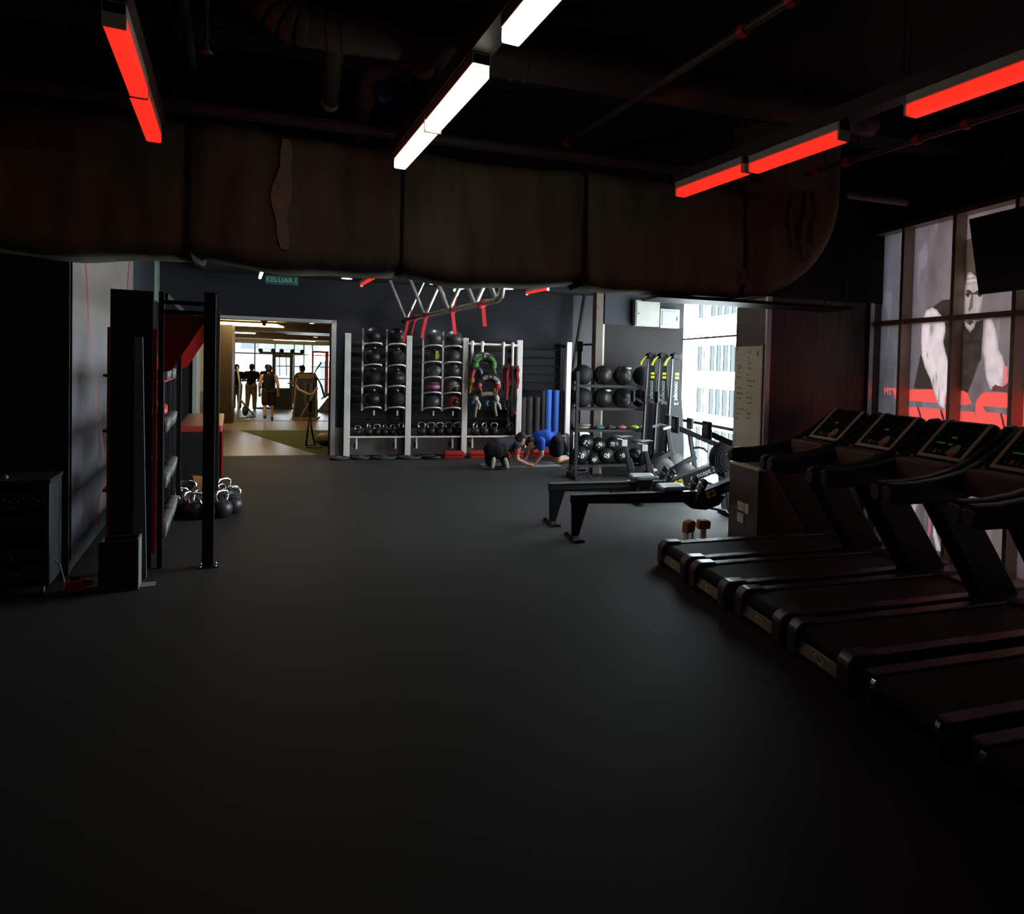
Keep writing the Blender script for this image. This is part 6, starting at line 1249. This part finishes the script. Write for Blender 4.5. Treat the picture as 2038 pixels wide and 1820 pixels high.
for dy in (-0.11, 0.12):
    h_ = hip + Vector((0.0, dy, -0.02)); k_ = Vector((2.955, 14.66 + dy * 1.1, 0.06)); a_ = Vector((3.20, 14.80 + dy, 0.09)); legs.append((h_, k_, a_)); body += [(h_, k_, 0.085, 0.06), (k_, a_, 0.058, 0.04)]
fused('body', body, SKIN, P, 0.008)
fused('shirt', [(hip + Vector((-.03, 0, .02)), sh, 0.135, 0.145), (sh + Vector((0.12, 0, .04)), sh + Vector((.02, 0, .02)), 0.14, 0.14), (shL, shL.lerp(elL, .5), 0.08, 0.066), (shR, shR.lerp(elR, .5), 0.08, 0.066), (shL, shR, 0.08, 0.08)], mat('blue_shirt', (0.012, 0.075, 0.42), .8, scale=30, bump=.2, spec=.2), P, 0.011)
MB().ball((2.74, 14.55, 0.60), 0.06, 12, 8, (1, .8, .25)).build('shirt_print', mat('shirt_print', (0.5, 0.5, 0.55), .7), P)
fused('shorts', [(hip, hip + Vector((0.03, 0, .0)), 0.145, 0.14)] + [(h_, h_.lerp(k_, .6), 0.12, 0.095) for h_, k_, a_ in legs], mat('black_shorts', (0.010, 0.010, 0.011), .9, spec=.15), P, 0.011)
for h_, k_, a_ in legs:
    fused('shoe', [(a_, a_ + Vector((0.07, 0.02, -0.035)), 0.045, 0.04), (a_ + Vector((0.03, 0, 0.05)), a_ + Vector((0.06, .02, -.03)), 0.038, 0.04)], mat('blue_shoe', (0.03, 0.06, 0.22), .6), P, 0.012)
fused('hair', hair, HAIR, P, 0.012); face(P, c, f, u, s_)
o = MB().box(1.58, 2.95, 14.10, 14.75, 0.0, 0.012).build('exercise_mat', mat('grey_mat', (0.13, 0.135, 0.14), .8)); inB(o); tag(o, 'thin grey exercise mat under the kneeling pair', 'mat')

# ---- people in the next room
def stander(lab, s, n, rz, h, shirt, low, short, hairm=HAIR, tank=False, stride=0.0, lean=0.0, arms='down'):
    k = h / 1.75; t = bthing('person', lab, 'person', s, n, 0, rz, 'people training in the next room'); body = []; hair = []
    V_ = lambda x, y, z: Vector((x * k, (y + lean * max(0, z - 0.9)) * k, z * k))   # facing +y
    c, f, u, s_ = head(body, hair, V_(0, 0.02, 1.62), (0, 1, -0.05), (0, 0, 1), k)
    body += [(V_(0, 0, 1.40), V_(0, 0.01, 1.56), 0.06 * k, 0.052 * k), (V_(0, 0, 0.98), V_(0, 0, 1.36), 0.125 * k, 0.135 * k), (V_(-0.16, 0, 1.40), V_(0.16, 0, 1.40), 0.06 * k, 0.06 * k)]
    el, wr = [], []
    for q in (-1, 1):
        a_ = V_(q * 0.19, 0, 1.39)
        if arms == 'down': b_, e_ = V_(q * 0.255, -0.02, 1.10), V_(q * 0.25, 0.05, 0.86)
        else: b_, e_ = V_(q * 0.24, 0.05, 1.12), V_(q * 0.16, 0.24, 1.10)
        body += [(a_, b_, 0.055 * k, 0.042 * k), (b_, e_, 0.042 * k, 0.028 * k)]; hand(body, e_, e_ - b_, (0, 1, 0) if arms == 'down' else (0, 0, 1), k); el.append((a_, b_, e_))
    lg = []
    for q in (-1, 1):
        h_ = V_(q * 0.09, 0, 0.92); k_ = V_(q * 0.10, 0.03 + q * stride * .5, 0.50); a_ = V_(q * 0.10, q * stride - 0.03, 0.09 + (0.06 if q * stride < 0 else 0)); lg.append((h_, k_, a_))
        body += [(h_, k_, 0.085 * k, 0.058 * k), (k_, a_, 0.055 * k, 0.038 * k)]
    fused('body', body, SKIN, t, 0.014)
    top = [(V_(0, 0, 0.95), V_(0, 0, 1.34), 0.155 * k, 0.16 * k), (V_(-0.11 if tank else -0.17, 0, 1.40), V_(0.11 if tank else 0.17, 0, 1.40), 0.075 * k, 0.075 * k)]
    if not tank: top += [(a_, a_.lerp(b_, .6), 0.078 * k, 0.062 * k) for a_, b_, e_ in el]
    fused('shirt', top, shirt, t, 0.016)
    fused('shorts' if short else 'trousers', [(V_(-0.05, 0, 0.93), V_(0.05, 0, 0.93), 0.15 * k, 0.15 * k)] + [(h_, h_.lerp(k_, .85 if short else 1), 0.115 * k, 0.10 * k if short else 0.085 * k) for h_, k_, a_ in lg] + ([] if short else [(k_, a_, 0.085 * k, 0.068 * k) for h_, k_, a_ in lg]), low, t, 0.016)
    for h_, k_, a_ in lg: fused('shoe', [(a_ + Vector((0, -.02, -.04)) * k, a_ + Vector((0, .13, -.055)) * k, 0.045 * k, 0.038 * k), (a_, a_ + Vector((0, 0, -.04)), 0.045 * k, 0.045 * k)], mat('dark_shoe', (0.02, 0.018, 0.018), .6), t, 0.014)
    fused('hair', hair, hairm, t, 0.016); face(t, c, f, u, s_, k); return t
BLK = mat('black_cloth', (0.010, 0.010, 0.011), .9, spec=.1); KHA = mat('khaki_cloth', (0.22, 0.17, 0.06), .85); GRY = mat('grey_cloth', (0.09, 0.075, 0.06), .85)
stander('person in a black tank top and shorts walking away through the doorway', -3.17, 25.95, 0.12, 1.62, BLK, mat('charcoal_cloth', (0.025, 0.022, 0.022), .9, spec=.1), True, tank=True, stride=0.10)
stander('person in a black shirt and khaki trousers beyond the doorway', -4.35, 31.2, -0.1, 1.60, BLK, KHA, False, arms='front', stride=0.10, lean=0.1)
stander('person in dark clothes standing left of the khaki trousers', -4.85, 31.6, 0.3, 1.57, BLK, GRY, False, arms='front')
stander('distant person in black beside the cable tower', -4.15, 33.5, 0.0, 1.58, BLK, BLK, False)
stander('person leaning forward behind the dark exercise machine', -2.72, 29.2, 1.0, 1.62, mat('olive_cloth', (0.10, 0.085, 0.04), .85), GRY, False, lean=-0.25, arms='front')

# ================================================================ NEXT ROOM MACHINES
TAN = mat('tan_frame', (0.20, 0.16, 0.11), .4); STK = mat('stack_dark', (0.03, 0.028, 0.026), .5)
t = bthing('cable_tower', 'dark cable tower with a long top beam before the far window', 'cable machine', 0, 0, 0)
MB().bar((-4.25, 32.3, 2.02), (-2.85, 32.3, 2.02), 0.06, 0.05).build('top_beam', STK, t)
for i, s in enumerate((-4.22, -3.82, -3.55, -3.20, -2.88)): MB().ball((s, 32.3, 2.09), 0.075, 10, 8, (1, .6, 1.1)).build('pulley', STK, t)
for s in (-3.78, -3.22): MB().box(s - 0.05, s + 0.05, 32.2, 32.4, 0, 2.0).build('post', mat('tower_post', (0.10, 0.08, 0.05), .5), t)
MB().box(-3.78, -3.22, 32.25, 32.35, 1.86, 1.98).build('brace', TAN, t)
for s in (-3.62, -3.40): MB().tube([(s, 32.25, 2.0), (s + 0.03, 32.2, 1.2)], 0.012, 6).build('cable', STK, t)
MB().box(-3.72, -3.28, 32.1, 32.4, 0.0, 0.75).build('weight_stack', STK, t, 0.01)
MB().box(-4.3, -2.8, 32.0, 32.6, 0, 0.05).build('base', STK, t)
t = bthing('weight_machine', 'dark exercise machine with tan tube frame in the middle of the next room', 'exercise machine', 0, 0, 0)
MB().prism([(-2.62, 0.05), (-1.98, 0.05), (-2.02, 1.25), (-2.15, 1.42), (-2.45, 1.40), (-2.58, 1.15)], 27.0, 27.5).build('shroud', STK, t, 0.03)
MB().box(-2.50, -2.08, 26.97, 27.0, 1.22, 1.36).build('name_plate', mat('plate_olive', (0.16, 0.12, 0.05), .5), t)
for (p, q) in (((-2.60, 26.7, 0.02), (-2.52, 26.7, 1.25)), ((-1.96, 26.5, 0.02), (-1.96, 26.5, 0.95)), ((-2.40, 26.5, 0.02), (-2.02, 26.5, 0.80))): MB().tube([p, q], 0.03, 8).build('frame_tube', TAN, t)
MB().tube([(-2.48, 26.3, 1.02), (-2.42, 26.2, 0.92), (-2.15, 26.1, 0.78), (-2.02, 26.1, 0.78), (-1.92, 26.2, 0.98)], 0.035, 8).build('push_bar', mat('bar_cream', (0.30, 0.25, 0.17), .5), t)
MB().box(-2.62, -1.92, 26.45, 27.4, 0, 0.05).build('base', TAN, t)
for s in (-2.30, -2.14): MB().box(s - 0.04, s + 0.04, 26.95, 26.99, 0.4, 1.1).build('stack_slot', mat('slot_grey', (0.08, 0.08, 0.085), .4), t)
t = bthing('elliptical', 'grey tube exercise machine beside the dark pillar of the next room', 'exercise machine', 0, 0, 0)
for (p, q) in (((-3.90, 25.6, 0.05), (-3.86, 25.7, 1.0)), ((-3.86, 25.7, 1.0), (-3.95, 25.8, 1.55)), ((-3.90, 25.6, 0.08), (-3.60, 26.6, 0.08)), ((-3.84, 25.7, 0.6), (-3.62, 26.4, 0.15))): MB().tube([p, q], 0.025, 8).build('frame_tube', GREYPL, t)
MB().ball((-3.78, 26.1, 0.28), 0.16, 12, 8, (.5, 1, 1)).build('flywheel', STK, t); MB().box(-3.95, -3.6, 25.55, 25.65, 0, 0.05).build('foot_bar', GREYPL, t)
t = bthing('stair_trainer', 'pale slanted exercise machine by the far red window frame', 'exercise machine', 0, 0, 0)
for i in range(3): MB().bar((-2.10 + i * 0.10, 30.5, 0.45 + i * .05), (-1.75 + i * 0.05, 30.5, 0.75 + i * .04), 0.05, 0.05).build('step_arm', mat('pale_arm', (0.55, 0.55, 0.55), .4), t)
MB().prism([(-2.25, 0), (-1.5, 0), (-1.5, 0.45), (-1.9, 0.5)], 30.4, 30.9).build('body', GREYPL, t, 0.02)
MB().tube([(-2.10, 30.4, 0.9), (-2.32, 30.4, 1.35), (-2.25, 30.4, 1.5), (-2.12, 30.4, 1.72)], 0.03, 8).build('grip_arm', STK, t); MB().tube([(-2.0, 30.45, 0.5), (-2.10, 30.4, 0.9)], 0.03, 8).build('grip_stem', STK, t)
MB().tube([(-1.62, 30.4, 0.95), (-1.55, 30.4, 0.5), (-1.45, 30.4, 0.05)], 0.03, 8).build('rear_arc', STK, t)
t = bthing('strap_stand', 'black looped strap standing on the green turf', 'strap', 0, 0, 0)
MB().tube([(-1.53, 18.2, 0.02), (-1.50, 18.2, 0.35), (-1.46, 18.2, 0.72), (-1.43, 18.2, 0.35), (-1.36, 18.2, 0.02)], 0.018, 8).build('loop', BLKPL, t)
MB().box(-1.50, -1.43, 18.17, 18.23, 0.62, 0.70).build('buckle', mat('tan_buckle', (0.35, 0.24, 0.10), .5), t)
MB().tube([(-1.53, 18.2, 0.02), (-1.36, 18.2, 0.02)], 0.02, 8).build('ground_strap', BLKPL, t); MB().tube([(-1.46, 18.2, 0.72), (-1.46, 18.2, 0.95)], 0.03, 8).build('grip', BLKPL, t)
t = bthing('balance_trainer', 'brown-topped dome trainer on the turf by the doorway jamb', 'balance trainer', -1.12, 18.5)
MB().lathe([(0.001, 0.05), (0.24, 0.05), (0.27, 0.08), (0.25, 0.12), (0.001, 0.12)], seg=24).build('base', STK, t)
MB().lathe([(0.26, 0.12), (0.24, 0.20), (0.16, 0.25), (0.001, 0.27)], seg=24).build('dome', mat('brown_dome', (0.20, 0.14, 0.075), .5), t); MB().lathe([(0.001, 0), (0.15, 0.0), (0.2, 0.05)], seg=20).build('foot_ring', STK, t)
t = bthing('sled_plate', 'flat dark pad with a pale edge lying on the turf', 'pad', -1.35, 18.0)
MB().box(-0.14, 0.14, -0.1, 0.1, 0.0, 0.025).build('pad', STK, t, 0.006); MB().box(-0.05, 0.12, -0.105, -0.09, 0.0, 0.02).build('edge', GREYPL, t)
